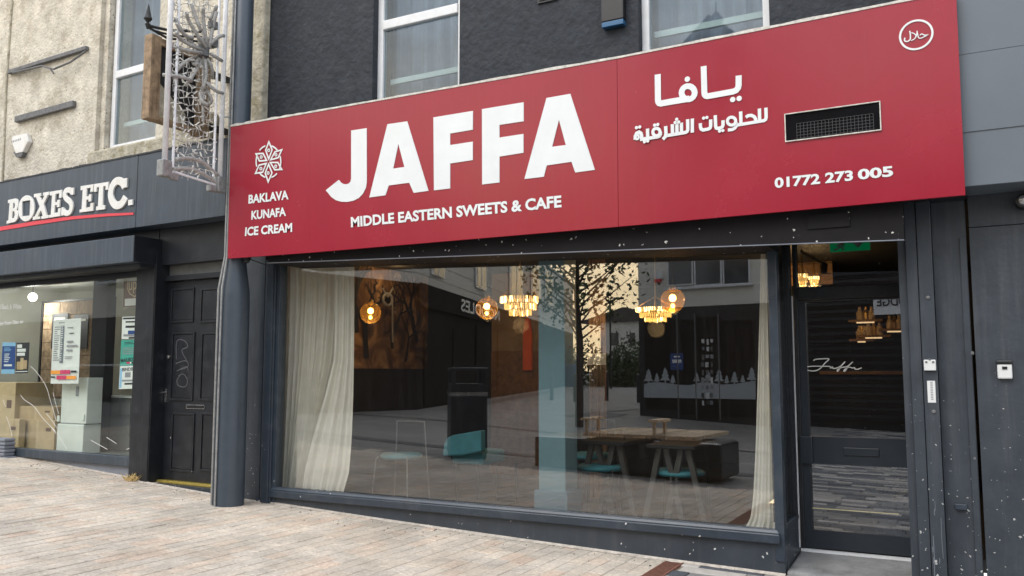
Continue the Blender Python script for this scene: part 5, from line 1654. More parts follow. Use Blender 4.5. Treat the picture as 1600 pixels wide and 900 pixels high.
# exit sign
ex = thing('exit_sign', 'green running man exit sign with a down arrow over the cafe door', 'sign', at(1328, 392, .75))
a, b = at(1297, 394, .75), at(1359, 377, .75)
box('plate', mt['exitgreen'], ex, a.x, b.x, .75, .77, a.z, b.z + .10)
u = lambda s, r: (a.x + (b.x - a.x) * s, a.z + (b.z - a.z) * r)
mb = MB()
mb.plate([[u(.56, 1.0), u(.86, 1.0), u(.71, .30)]], .746, .003)
mb.build('arrow', mt['white_vinyl'], ex)
mb = MB()
mb.disc(u(.30, 1.05), .02, .7465); 
mb.ribbon([u(.28, .92), u(.24, .55)], .03, .7461)
mb.ribbon([u(.27, .85), u(.36, .72), u(.40, .8)], .012, .7457); mb.ribbon([u(.27, .85), u(.18, .7), u(.14, .75)], .012, .7453)
mb.ribbon([u(.25, .58), u(.34, .4), u(.32, .15)], .014, .7449); mb.ribbon([u(.24, .58), u(.2, .3), u(.1, .25)], .014, .7445)
mb.build('running_figure', mt['white_vinyl'], ex)
# counter with warm under-shelf lights and a leafy plant behind the door
ct = thing('cafe_counter', 'dark serving counter with warm shelf lights seen through the door', 'counter', (at(1350, 600, 4.2).x, 4.2, RZ0))
a, b = at(1290, 640, 4.2), at(1412, 585, 4.2)
box('counter_front', mt['dark_in'], ct, a.x, b.x, 4.2, 4.8, RZ0, b.z)
box('counter_top', mt['wood'], ct, a.x - .05, b.x + .05, 4.15, 4.85, b.z, b.z + .04)
for px0, px1, py in ((1338, 1366, 503), (1352, 1378, 527), (1386, 1408, 517), (1340, 1352, 533)):
    a, b = at(px0, py, 4.9), at(px1, py, 4.9)
    sh_ = box('shelf', mt['wood'], ct, a.x - .1, b.x + .1, 4.9, 5.2, a.z, a.z + .03)
    box('shelf_light', mt['shelflight'], sh_, a.x, b.x, 4.905, 4.93, a.z - .018, a.z - .001)
    for k in range(3):
        xx = a.x + (b.x - a.x) * (k + .5) / 3
        MB().lathe((xx, 5.0, a.z + .03), [(.04, 0), (.045, .09), (.02, .13), (.018, .17)], 10).build('jar', mt['goldframe' if k == 1 else 'card'], sh_)
pt_ = thing('pot_plant', 'dim leafy pot plant standing inside the cafe door', 'plant', (at(1385, 660, 1.3).x, 1.3, RZ0))
pq = Vector((at(1385, 660, 1.3).x, 1.3, RZ0))
MB().lathe(pq, [(.12, 0), (.17, .32), (.15, .33), (.14, .28)], 16).build('pot', mt['print_grey'], pt_)
mb = MB(); r_ = random.Random(17)
for k in range(70):
    a = r_.uniform(0, 6.28); l_ = r_.uniform(.12, .34); z_ = r_.uniform(.3, .95)
    p0 = pq + Vector((0, 0, z_ * .8)); p1 = p0 + Vector((math.cos(a) * l_, math.sin(a) * l_, r_.uniform(-.02, .16)))
    w_ = (p1 - p0).cross(Vector((0, 0, 1))).normalized() * .035
    mid = p0.lerp(p1, .6)
    mb.add([p0, mid + w_, p1, mid - w_], [(0, 1, 2, 3)])
stuff(mb.build('leaves', mt['leaf'], pt_))
mb = MB(); mb.tube([pq + Vector((0, 0, .2)), pq + Vector((.02, 0, .8))], .012, 6); mb.build('stem', mt['bark'], pt_)
# left-hand painted wall, neon ring, warm lamp
FR = Matrix.Translation((RX0 + .04, 0, 0)) @ Matrix.Rotation(R(90), 4, 'Z')     # the side wall's own frame
mural = thing('mural_panel', 'brown tree mural on the cafe side wall lit by a warm spot lamp', 'mural', (at(600, 580, 0).x, 0, RZ0))
m1 = at(668, 560, 0).x
zt_ = at(600, 576, 0).z
box('panel', mt['mural'], mural, .35, m1, 0, .03, zt_, RZ1)
mb = MB()
r_ = random.Random(4)
def limb(p, dx, dz, l_, w_, n_):
    q = (p[0] + dx * l_, p[1] + dz * l_)
    lay[0] += 1
    mb.ribbon([p, ((p[0] + q[0]) / 2 + r_.uniform(-.05, .05), (p[1] + q[1]) / 2), q], w_, -.004 - .0001 * lay[0], .002)
    if n_:
        for s_ in (-1, 1):
            a_ = math.atan2(dz, dx) + s_ * r_.uniform(.25, .7)
            limb(q, math.cos(a_), math.sin(a_), l_ * r_.uniform(.6, .8), w_ * .62, n_ - 1)
lay = [0]
for px_, py_, dx_, l0, w0, n0 in ((652, 535, -.35, .40, .09, 5), (612, 545, .1, .34, .06, 4), (572, 560, -.1, .45, .10, 4), (556, 520, -.2, .4, .09, 3), (632, 565, .2, .3, .05, 4)):
    q = at(px_, py_, 0)
    limb((q.x, q.z), dx_, .93, l0, w0, n0)
mb.build('painted_tree', mt['dark_in'], mural)
lamp(mural, FR @ at(620, 432, -.30), 3, .05)
nr = thing('wall_ring', 'white ring ornament with two slanting rods on the mural wall', 'ornament', at(604, 482, -.05))
cq = at(605.5, 468, -.05)
rr2_ = 8.0 * (FR @ cq - CAM).dot(FW) / F_PX
mb = MB()
mb.tube([(cq.x + rr2_ * 1.5 * math.cos(2 * math.pi * k / 20), -.05, cq.z + rr2_ * 1.15 * math.sin(2 * math.pi * k / 20)) for k in range(21)], .020, 8, False)
mb.build('ring', mt['print_grey'], nr, smooth=True)
mb = MB(); mb.tube([at(606, 464, -.06), at(597, 450, -.06)], .013, 6); mb.tube([at(606, 464, -.06), at(614, 450, -.06)], .013, 6); mb.tube([at(613, 472, -.06), at(613.5, 535, -.06)], .014, 6)
mb.build('rod', mt['print_grey'], nr)
FR = IDENT
# warm lit wall and orange arch behind the chandelier
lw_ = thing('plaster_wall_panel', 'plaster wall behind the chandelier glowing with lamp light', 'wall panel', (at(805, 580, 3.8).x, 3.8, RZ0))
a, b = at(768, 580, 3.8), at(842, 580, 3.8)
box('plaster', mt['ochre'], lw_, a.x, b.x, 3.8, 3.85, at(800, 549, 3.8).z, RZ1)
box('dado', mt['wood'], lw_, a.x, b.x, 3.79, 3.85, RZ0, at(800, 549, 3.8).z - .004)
orp = thing('arched_panel', 'orange arched panel leaning on the glowing plaster wall', 'panel', at(824, 545, 3.7))
ca_, cb_ = at(817, 545, 3.7), at(830, 545, 3.7)
zt2 = at(824, 495, 3.7).z
lp = [(ca_.x, ca_.z - .3), (cb_.x, ca_.z - .3)] + [((ca_.x + cb_.x) / 2 + (cb_.x - ca_.x) / 2 * math.cos(math.pi * k / 10), zt2 - .35 + .35 * math.sin(math.pi * k / 10)) for k in range(11)]
MB().plate([lp], 3.70, .04).build('panel', mt['orange'], orp)
# bark post with a warm lamp and a small notice
bpst = thing('timber_post', 'rough timber post lit from above with a pale notice', 'post', (at(930, 570, 2.2).x, 2.2, RZ0))
a, b = at(918, 560, 2.2), at(944, 560, 2.2)
mb = MB()
for k in range(5):
    x_ = a.x + (b.x - a.x) * (k + .5) / 5
    mb.tube([(x_, 2.25 + .01 * (k % 2), RZ0), (x_, 2.25 + .01 * (k % 2), RZ1)], (b.x - a.x) / 9, 8)
mb.build('timber', mt['wood'], bpst)
c0, c1 = at(917, 570, 2.15), at(946, 552, 2.15)
box('notice', mt['paper'], bpst, c0.x, c1.x, 2.16, 2.165, c0.z, c1.z)
lamp(bpst, at(931, 500, 2.02), 1.6, .03)
# tables and chairs
def chair(px_, pseat, yy, lab, w_=.46, wire='greybar', ang=0, back=True):
    s = at(px_, pseat, yy)
    t = thing('cafe_chair', lab, 'chair', (s.x, s.y, RZ0), 'teal seated cafe chairs')
    MB().lathe(s, [(w_ * .42, -.03), (w_ * .5, -.012), (w_ * .5, .012), (w_ * .44, .028), (.05, .032)], 22).build('seat', mt['tealseat'], t, smooth=True)
    for sx, sy in ((-1, -1), (1, -1), (-1, 1), (1, 1)):
        mb = MB()
        top = s + Vector((sx * w_ * .40, sy * w_ * .36, .0 if not back or sy < 0 else .36))
        mb.tube([Vector((s.x + sx * w_ * .52, s.y + sy * w_ * .46, RZ0)), s + Vector((sx * w_ * .45, sy * w_ * .4, -.03)), top], .008, 7)
        mb.build('leg', mt[wire], t)
    if back:
        mb = MB()
        n_ = 10
        pts = [s + Vector((w_ * .40 * math.cos(a_), w_ * .36 + .05 * math.sin(a_), .36)) for a_ in [math.pi * k / n_ for k in range(n_ + 1)]]
        mb.tube(pts, .008, 7)
        mb.build('backrest', mt[wire], t)
    return t
chair(627, 712, .75, 'wire legged teal chair standing alone by the long curtain', wire='wire')
chair(925, 712, 1.3, 'teal chair on the far side of the table by the teal column', wire='blackplastic')
chair(938, 730, .9, 'teal chair on the near side of the table by the teal column', wire='blackplastic')
chair(1062, 738, .8, 'teal round chair under the right-hand table', wire='blackplastic')
def table(pl_, pr_, ptop, yy, lab):
    a, b = at(pl_, ptop, yy), at(pr_, ptop, yy)
    t = thing('cafe_table', lab, 'table', ((a.x + b.x) / 2, yy + .3, RZ0), 'trestle legged cafe tables')
    box('tabletop', mt['dark_in'], t, a.x, b.x, yy, yy + .65, a.z - .035, a.z, .006)
    for x_ in (a.x + .12, b.x - .12):
        for s in (0, 1):
            mb = MB()
            mb.hexa([(x_ - .2 + s * .4 - .025, yy + .08, RZ0), (x_ - .2 + s * .4 + .025, yy + .08, RZ0), (x_ - .2 + s * .4 + .025, yy + .13, RZ0), (x_ - .2 + s * .4 - .025, yy + .13, RZ0),
                     (x_ - .03 + s * .06 - .025, yy + .08, a.z - .036), (x_ - .03 + s * .06 + .025, yy + .08, a.z - .036), (x_ - .03 + s * .06 + .025, yy + .13, a.z - .036), (x_ - .03 + s * .06 - .025, yy + .13, a.z - .036)])
            mb.build('leg', mt['tableleg'], t)
table(905, 975, 688, .75, 'trestle legged table just right of the teal column')
table(1010, 1085, 694, .5, 'trestle legged table nearest the right-hand curtain')
arm = thing('armchair', 'low teal armchair with a rounded back standing in the middle of the window', 'armchair', (at(722, 712, .9).x, 1.1, RZ0))
a, b = at(690, 714, .9), at(752, 714, .9)
lp = [(lambda p: (p.x, p.z))(at(*p, .9)) for p in ((691, 713), (693, 694), (697, 685), (706, 680), (752, 672), (752, 706), (722, 712))]
MB().plate([lp], .9, .10).build('backrest', mt['tealseat'], arm, bevel=.03, smooth=False)
box('seat', mt['tealseat'], arm, a.x + .06, b.x - .04, 1.0, 1.5, a.z - .08, a.z + .06, .03)
for sx in (a.x + .1, b.x + .1):
    for yy in (1.05, 1.5):
        mb = MB(); mb.tube([(sx, yy, RZ0), (sx, yy, a.z - .08)], .012, 6); mb.build('leg', mt['blackplastic'], arm)
# curtains
def curtain_part(parent, edges, y0, folds, amp, seed, nu=90, nz_=26):
    """edges: rows of (py, px left, px right) from top to hem"""
    r_ = random.Random(seed)
    ph = [r_.uniform(0, 6) for _ in range(4)]
    rows = []
    for i in range(nz_ + 1):
        s = i / nz_ * (len(edges) - 1)
        k = min(int(s), len(edges) - 2); f = s - k
        f2 = f
        e = [edges[k][q] * (1 - f2) + edges[k + 1][q] * f2 for q in range(3)]
        a, b = at(e[1], e[0], y0), at(e[2], e[0] + (e[2] - e[1]) * (.0 if i == 0 else 0), y0)
        z_ = at((e[1] + e[2]) / 2, e[0], y0).z
        row = []
        for j in range(nu + 1):
            u_ = j / nu
            drift = .25 * math.sin(i / nz_ * 2.2 + ph[0])
            y_ = y0 + .05 + amp * (math.sin(2 * math.pi * (folds * u_ + .5 * math.sin(u_ * 5 + ph[1])) + drift) * .7 + .35 * math.sin(2 * math.pi * folds * 2.3 * u_ + ph[2] + i * .05) + .25 * math.sin(2 * math.pi * folds * .4 * u_ + ph[3]))
            row.append(Vector((a.x + (b.x - a.x) * u_, y_, z_)))
        rows.append(row)
    vs = [p for r in rows for p in r]
    fs = []
    for i in range(nz_):
        for j in range(nu):
            o = i * (nu + 1) + j
            fs.append((o, o + nu + 1, o + nu + 2, o + 1))
    mb = MB(); mb.add(vs, fs)
    return mb.build('drape', mt['curtain'], parent, smooth=True)
lcur = thing('curtain', 'long cream curtain gathered at the left end of the cafe window', 'curtain', at(485, 762, .15), 'cream cafe window curtains')
curtain_part(lcur, [(404, 441, 546), (480, 440, 546), (560, 439, 538), (650, 438, 515), (720, 437, 496), (763, 436, 482)], .20, 11, .062, 2, 150)
curtain_part(lcur, [(404, 520, 547.5), (480, 520, 547.5), (560, 518, 547), (620, 503, 546), (680, 486, 544), (735, 472, 540), (767, 468, 531)], .09, 3.4, .022, 5, 60)
rcur = thing('curtain', 'narrow cream curtain hanging at the right end of the cafe window', 'curtain', at(1190, 825, .12), 'cream cafe window curtains')
curtain_part(rcur, [(380, 1187, 1200.5), (480, 1184.5, 1202), (600, 1181, 1205), (700, 1178, 1208), (780, 1174, 1209.5), (812, 1170, 1211), (826, 1163, 1211)], .10, 2.5, .018, 9, 40)
# lettering on the door glass
dl = thing('door_lettering', 'handwritten Jaffa lettering in pale vinyl on the cafe door glass', 'lettering', at(1300, 580, YD + .018))
DLY = YD + .016
oj = (1240, 540, 11.43)
mb = MB(); lay = [0]
for pts in ([(352, 270), (395, 245), (500, 236), (628, 240), (560, 312), (495, 388), (420, 440), (320, 452), (208, 432)], [(205, 382), (350, 368), (500, 370), (640, 372), (662, 402), (692, 380), (706, 408), (760, 402), (850, 360), (920, 286)],
            [(920, 286), (860, 350), (805, 440), (780, 458), (790, 425), (860, 390), (960, 370), (1055, 290)], [(1055, 290), (985, 360), (925, 445), (900, 458), (912, 425), (990, 385), (1050, 400), (1085, 392), (1100, 418), (1150, 420), (1215, 396)]):
    stroke(mb, pts, oj, 19, True, False, DLY)
mb.build('lettering', mt['offwhite'], dl)

# ================================================================== THE FAR SIDE OF THE STREET (behind the camera, seen in the glass)
FR = MIRROR
def mg(px_, py_):
    return gnd(px_, py_)
def wallseg(mb, P, Q, z0, z1, th=.3):
    d = (Q - P); d.z = 0; d.normalize(); n_ = Vector((-d.y, d.x, 0)) * th
    if n_.dot(P - CAM) < 0: n_ = -n_
    a, b = Vector((P.x, P.y, 0)), Vector((Q.x, Q.y, 0))
    mb.hexa([(a.x, a.y, z0), (b.x, b.y, z0), (b.x + n_.x, b.y + n_.y, z0), (a.x + n_.x, a.y + n_.y, z0), (a.x, a.y, z1), (b.x, b.y, z1), (b.x + n_.x, b.y + n_.y, z1), (a.x + n_.x, a.y + n_.y, z1)])
# --- corner building with the dark shop front
W = [mg(400, 650), mg(570, 643), mg(650, 640), mg(896, 601.5)]
nb = thing('corner_building', 'cream clad corner building over a dark noodle shop front across the street', 'building', (W[1].x, W[1].y, g(W[1].x)))
hz = [onwall(p, q, *w_).z for p, q, w_ in ((500, 425, (W[0], W[1])), (600, 426, (W[1], W[2])), (745, 458, (W[2], W[3])))]
mb = MB()
for k in range(3):
    wallseg(mb, W[k], W[k + 1], -.5, hz[0] - .02)
mb.build('shop_front', mt['shopdark'], nb)
mb = MB()
for k in range(3):
    wallseg(mb, W[k], W[k + 1], hz[0] - .02, hz[0] + .28, .5)
mb.build('cornice', mt['claddingcream'], nb)
nrow = 7
for k in range(3):
    for j in range(nrow):
        mb = MB()
        wallseg(mb, W[k], W[k + 1], hz[0] + .3 + j * .45, hz[0] + .3 + j * .45 + .43, .25)
        mb.build('cladding_board', mt['claddingcream'], nb)
def panel_on(parent, name, m, P, Q, px0, px1, py0, py1, off=.04, th=.03, slope=False):
    """upright panel standing proud of a wall, between photo pixels of its reflection"""
    c = [onwall(px0, py1, P, Q), onwall(px1, py1, P, Q), onwall(px1, py0, P, Q), onwall(px0, py0, P, Q)]
    z0 = (c[0].z + c[1].z) / 2; z1 = (c[2].z + c[3].z) / 2
    d = (Q - P); d.z = 0; d.normalize(); n_ = Vector((d.y, -d.x, 0))
    if n_.dot(CAM - P) < 0: n_ = -n_
    a, b = c[0] + n_ * (off + th), c[1] + n_ * (off + th)
    a2, b2 = c[0] + n_ * off, c[1] + n_ * off
    mb = MB()
    mb.hexa([(a.x, a.y, z0), (b.x, b.y, z0), (b2.x, b2.y, z0), (a2.x, a2.y, z0), (a.x, a.y, z1), (b.x, b.y, z1), (b2.x, b2.y, z1), (a2.x, a2.y, z1)])
    return mb.build(name, m, parent)
mt['winglass'] = M('dark_window_glass', (.05, .055, .06), .08, var=.2, spec=.8)
mt['shopglass'] = M('dark_shop_glass', (.016, .016, .018), .8, var=.4, vs=2, spec=.04)
for p0, p1, q0, q1 in ((672, 692, 408, 432), (741, 757, 408, 452), (794, 815, 402, 470), (828, 843, 412, 474), (850, 862, 425, 476)):
    f = panel_on(nb, 'window', mt['pvc'], W[2], W[3], p0, p1, q0, q1, .03, .05)
    panel_on(f, 'pane', mt['winglass'], W[2], W[3], p0 + 1.6, p1 - 1.6, q0 + 2, q1 - 2, .08, .01)
    panel_on(f, 'glazing_bar', mt['pvc'], W[2], W[3], (p0 + p1) / 2 - .6, (p0 + p1) / 2 + .6, q0 + 2, q1 - 2, .09, .01)
f = panel_on(nb, 'window', mt['pvc'], W[1], W[2], 574, 612, 404, 417, .03, .05)
for p0, p1, q0, q1 in ((660, 700, 520, 632), (706, 735, 516, 628), (742, 768, 512, 624), (776, 800, 520, 616)):
    panel_on(nb, 'shop_window', mt['shopglass'], W[2], W[3], p0, p1, q0, q1, .02, .03)
for p0, p1 in ((845, 856), (866, 880)):
    pass
n_dir = (W[3] - W[2]); n_dir.z = 0; n_dir.normalize(); nn_ = Vector((n_dir.y, -n_dir.x, 0))
if nn_.dot(CAM - W[2]) < 0: nn_ = -nn_
ns = thing('shop_sign', 'dark fascia sign with white NOODLES lettering across the street', 'sign', onwall(740, 500, W[2], W[3]) + nn_ * .3)
def word_on_wall(s, P, Q, n_, pxa, pxb, q0, q1, m, parent, off=.12, flip=True):
    """lettering on an upright wall; it reads left to right in the real street"""
    cu = bpy.data.curves.new('lettering', 'FONT'); cu.body = s; cu.size = 1; cu.offset = .02
    o = bpy.data.objects.new('lettering', cu); COL.objects.link(o)
    me = o.to_mesh(); vs = [v.co.copy() for v in me.vertices]; fs = [tuple(p.vertices) for p in me.polygons]
    o.to_mesh_clear(); bpy.data.objects.remove(o); bpy.data.curves.remove(cu)
    a0, a1 = min(v.x for v in vs), max(v.x for v in vs); b0, b1 = min(v.y for v in vs), max(v.y for v in vs)
    A_, B_ = onwall(pxb, (q0 + q1) / 2, P, Q), onwall(pxa, (q0 + q1) / 2, P, Q)
    zt__, zb__ = onwall((pxa + pxb) / 2, q0, P, Q).z, onwall((pxa + pxb) / 2, q1, P, Q).z
    mb = MB()
    mb.add([Vector((A_.x + (B_.x - A_.x) * (v.x - a0) / (a1 - a0), A_.y + (B_.y - A_.y) * (v.x - a0) / (a1 - a0), zb__ + (zt__ - zb__) * (v.y - b0) / (b1 - b0))) + n_ * off for v in vs], fs)
    return mb.build('lettering', m, parent)
panel_on(ns, 'board', mt['shopdark'], W[2], W[3], 652, 845, 482, 508, .05, .05)
word_on_wall('NOODLES', W[2], W[3], nn_, 715, 776, 476, 494, mt['white_vinyl'], ns)
tb = thing('terrace_building', 'long grey rendered terrace across the street from the parcel shop', 'building', (W[0].x - 12, W[0].y, g(W[0].x - 12)))
TA, TB = Vector((W[0].x - 34, W[0].y + .6, 0)), Vector((W[0].x - .1, W[0].y + .3, 0))
mb = MB(); wallseg(mb, TA, TB, -.5, 3.2); mb.build('shop_front', mt['shopdark'], tb)
mb = MB(); wallseg(mb, TA, TB, 3.2, 7.5); mb.build('wall', mt['claddingcream'], tb)
for k in range(11):
    xw = TA.x + 2 + k * 2.9
    f = box('window', mt['pvc'], tb, xw, xw + 1.2, W[0].y + .14, W[0].y + .26, 4.2, 6.0)
    box('pane', mt['winglass'], f, xw + .08, xw + 1.12, W[0].y + .12, W[0].y + .135, 4.28, 5.92)
    box('shop_window', mt['shopglass'], tb, xw - .5, xw + 1.6, W[0].y + .12, W[0].y + .26, .9, 2.5)
# --- shop with the frosted winter scene, and the dark gable behind it
V0, V1 = mg(1000, 649), mg(1186, 665)
V0.z = V1.z = 0
dv = (V1 - V0).normalized()
V2 = V1 + dv * 9.0
snowb = thing('grey_clad_building', 'pale clad building over a black shop front across the street', 'building', (V0.x, V0.y, g(V0.x)))
nv = Vector((dv.y, -dv.x, 0))
if nv.y > 0: nv = -nv
zsp = onwall(1100, 478, V0, V1).z
mb = MB(); wallseg(mb, V0, V2, -.5, zsp, 4.0); mb.build('shop_front', mt['black'], snowb)
mb = MB(); wallseg(mb, V0, V2, zsp, zsp + 4.2, 4.0); mb.build('upper_wall', mt['claddingcream'], snowb)
for p0, p1 in ((1046, 1083), (1088, 1128), (1133, 1172)):
    f = panel_on(snowb, 'window', mt['pvc'], V0, V1, p0 - 1.5, p1 + 1.5, 340, 446, .02, .05)
    panel_on(f, 'pane', mt['winglass'], V0, V1, p0 + .8, p1 - .8, 342, 444, .07, .01)
panel_on(snowb, 'window_sill', mt['pvc'], V0, V1, 1040, 1178, 446, 450, .02, .1)
for p0, p1, q0, q1 in ((1010, 1058, 500, 640), (1066, 1088, 500, 648), (1092, 1125, 495, 655), (1130, 1180, 500, 652)):
    panel_on(snowb, 'shop_window', mt['shopglass'], V0, V1, p0, p1, q0, q1, .02, .03)
for p0 in (1062, 1090, 1127):
    panel_on(snowb, 'glazing_bar', mt['greybar'], V0, V1, p0 - .8, p0 + .8, 490, 655, .055, .02)
sal = thing('alarm_box', 'white alarm box with a red base across the street', 'alarm box', onwall(1030, 440, V0, V1))
panel_on(sal, 'casing', mt['white'], V0, V1, 1023, 1037, 424, 436, .02, .1)
panel_on(sal, 'strobe', mt['signred'], V0, V1, 1025, 1034, 436.5, 441, .02, .09)
fr_ = thing('frosted_frieze', 'frosted winter scene of fir trees and snow on the far shop window', 'window sticker', onwall(1090, 622, V0, V1))
def on_v(px_, py_, off):
    return onwall(px_, py_, V0, V1) + nv * off
def vplate(loop, off, name, m, parent):
    mb = MB()
    P2 = [on_v(*q, off) for q in loop]
    flat = [Vector(((p - V0).dot(dv), p.z, 0)) for p in P2]
    tris = geometry.tessellate_polygon([flat])
    vs = P2 + [p - nv * .004 for p in P2]
    n_ = len(P2)
    fs = [tuple(t) for t in tris] + [tuple(i + n_ for i in t[::-1]) for t in tris]
    mb.add(vs, fs)
    return mb.build(name, m, parent)
vplate([(1008, 621), (1008, 600), (1022, 597), (1040, 598), (1060, 601), (1080, 602), (1098, 597), (1112, 598), (1130, 601), (1150, 600), (1168, 597), (1182, 595), (1182, 624)], .07, 'snow_bank', mt['snow'], fr_)
for cx_, by, h_ in ((1015, 599, 23), (1028, 598, 15), (1041, 598, 24), (1053, 600, 15), (1125, 599, 23), (1137, 600, 14), (1149, 600, 20), (1162, 599, 14), (1176, 597, 24), (1090, 598, 16), (1108, 598, 20)):
    w_ = h_ * .34
    vplate([(cx_ - 1, by + 1), (cx_ - 1, by - h_ * .15), (cx_ - w_, by - h_ * .15), (cx_ - w_ * .45, by - h_ * .42), (cx_ - w_ * .75, by - h_ * .42), (cx_ - w_ * .3, by - h_ * .68), (cx_ - w_ * .5, by - h_ * .68), (cx_, by - h_),
            (cx_ + w_ * .5, by - h_ * .68), (cx_ + w_ * .3, by - h_ * .68), (cx_ + w_ * .75, by - h_ * .42), (cx_ + w_ * .45, by - h_ * .42), (cx_ + w_, by - h_ * .15), (cx_ + 1, by - h_ * .15), (cx_ + 1, by + 1)], .071, 'fir_tree', mt['snow'], fr_)
bpz = thing('blue_poster', 'blue poster in the far black shop window', 'poster', onwall(1058, 580, V0, V1))
panel_on(bpz, 'sheet', mt['print_blue'], V0, V1, 1049, 1069, 552, 578, .055, .006)
panel_on(bpz, 'print_line', mt['paper'], V0, V1, 1052, 1066, 562, 567, .0615, .002)
panel_on(bpz, 'print_line', mt['paper'], V0, V1, 1054, 1064, 556, 558.5, .0615, .002)
# shop display in pale tones
dsp = thing('display_shelf', 'tall pale display of stacked goods in the far shop doorway', 'display', onwall(1107, 655, V0, V1))
r_ = random.Random(21)
for j in range(9):
    q0 = 530 + j * 12
    for k in range(3):
        panel_on(dsp, 'goods', mt[r_.choice(['print_grey', 'white', 'greyriser', 'winglass', 'frosted'])], V0, V1, 1097 + k * 7 + r_.uniform(0, 2), 1097 + k * 7 + r_.uniform(4, 6), q0, q0 + r_.uniform(5, 9), .056, .02 + .004 * k)
# lodge sign and slatted shutters further right (seen in the door)
sh = thing('slatted_shutter_front', 'dark slatted roller shutter front right of the far black shop', 'shutter', tuple(V1 + dv * 4.5 + nv * .3))
for k in range(58):
    mb = MB()
    wallseg(mb, V1 + dv * 1.2 + nv * .12, V1 + dv * 8.5 + nv * .12, .25 + k * .1, .25 + k * .1 + .085, .05)
    mb.build('slat', mt['black' if k % 2 else 'shopdark'], sh)
lod = thing('lodge_sign', 'white sign board with black LODGE lettering across the street', 'sign', (0, 0, 3))
LP, LQ = V1 + dv * 1.0 + nv * .4, V1 + dv * 8 + nv * .4
def at_door(px_, py_):
    """where the sight line through the door glass, folded about the door's own plane, meets that wall"""
    n_ = Vector((-(LQ.y - LP.y), LQ.x - LP.x, 0)); n_.normalize()
    off = Vector((0, 2 * YD, 0))               # mirror plane of the door lies YD behind the window's
    d = ray(px_, py_); c = CAM - off
    t_ = (LP - c).dot(n_) / d.dot(n_)
    return c + d * t_
q0, q1 = at_door(1365, 492), at_door(1412, 464)
mb = MB()
nl = nv
for (mm, a_, b_, z0_, z1_, of) in (('white', q0, q1, min(q0.z, q1.z), max(q0.z, q1.z) + .25, .0),):
    A_, B_ = Vector((a_.x, a_.y, 0)), Vector((b_.x, b_.y, 0))
    wallseg(mb, A_, B_, z0_, z1_, .05)
mb.build('board', mt['white'], lod)
cu = bpy.data.curves.new('lettering', 'FONT'); cu.body = 'LODGE'; cu.size = 1; cu.offset = .02
o = bpy.data.objects.new('lettering', cu); COL.objects.link(o)
me = o.to_mesh(); vs = [v.co.copy() for v in me.vertices]; fs = [tuple(p.vertices) for p in me.polygons]
o.to_mesh_clear(); bpy.data.objects.remove(o); bpy.data.curves.remove(cu)
a0, a1 = min(v.x for v in vs), max(v.x for v in vs); b0, b1 = min(v.y for v in vs), max(v.y for v in vs)
r0, r1 = at_door(1426, 474), at_door(1370, 474)
zt__, zb__ = at_door(1390, 464).z, at_door(1390, 478).z
mb = MB()
mb.add([Vector((r0.x + (r1.x - r0.x) * (v.x - a0) / (a1 - a0), r0.y + (r1.y - r0.y) * (v.x - a0) / (a1 - a0), zb__ + (zt__ - zb__) * (v.y - b0) / (b1 - b0))) + nv * .02 for v in vs], fs)
mb.build('lettering', mt['print_dark'], lod)
ch = thing('gabled_tower', 'dark gabled roof with a lantern top behind the far shops', 'building', (V0.x + 3, V0.y + 9, 0))
yb = V0.y + 9
ap, l_, r__ = at(1106, -12, yb), at(1040, 95, yb), at(1180, 95, yb)
mb = MB()
mb.hexa([(l_.x, yb, 0), (r__.x, yb, 0), (r__.x, yb + 6, 0), (l_.x, yb + 6, 0), (l_.x, yb, l_.z), (r__.x, yb, l_.z), (r__.x, yb + 6, l_.z), (l_.x, yb + 6, l_.z)])
mb.build('wall', mt['shopdark'], ch)
mb = MB()
zap = at(1106, 22, yb).z
mb.add([(l_.x, yb - .2, l_.z), (r__.x, yb - .2, l_.z), (ap.x, yb - .2, zap), (l_.x, yb + 6, l_.z), (r__.x, yb + 6, l_.z), (ap.x, yb + 6, zap)], [(0, 1, 2), (3, 5, 4), (0, 2, 5, 3), (1, 4, 5, 2), (0, 3, 4, 1)])
mb.build('gable', mt['roof'], ch)
k_ = (ap - CAM).dot(FW) / F_PX
MB().lathe((ap.x, yb + 1, zap - .2), [(9 * k_, 0), (9 * k_, 14 * k_), (12 * k_, 15 * k_), (5 * k_, 26 * k_), (1.5 * k_, 30 * k_), (.6 * k_, 46 * k_)], 10).build('lantern', mt['roof'], ch)
# --- house, car, bins, bollards, tree, litter bin, bench further along the side street
h1, h2 = mg(960, 598), mg(1030, 600)
hs_ = thing('gabled_house', 'pale house with a gabled roof at the end of the side street', 'house', (-28, 62, g(-28)))
yh = 58
e0, e1, pk = at(938, 500, yh), at(1050, 500, yh), at(975, 484, yh)
mb = MB(); mb.box(e0.x, e1.x, yh, yh + 8, 0, e0.z - .1); mb.build('wall', mt['claddingcream'], hs_)
mb = MB()
for px_, pz_, dy in ((976, 480, 0), (1030, 484, .3)):
    p = at(px_, pz_, yh + dy); hw = 4.2
    mb.add([(p.x - hw, yh - .3 + dy, e0.z - .2), (p.x + hw, yh - .3 + dy, e0.z - .2), (p.x, yh - .3 + dy, p.z), (p.x - hw, yh + 8, e0.z - .2), (p.x + hw, yh + 8, e0.z - .2), (p.x, yh + 8, p.z)], [(0, 1, 2), (3, 5, 4), (0, 2, 5, 3), (1, 4, 5, 2), (0, 3, 4, 1)])
mb.build('roof', mt['roof'], hs_)
for p0, p1, q0, q1 in ((955, 966, 520, 540), (984, 992, 520, 540)):
    a, b = at(p0, q1, yh - .05), at(p1, q0, yh - .05)
    box('window', mt['winglass'], hs_, a.x, b.x, yh - .08, yh - .005, a.z, b.z)
a, b = at(968, 590, yh), at(992, 552, yh)
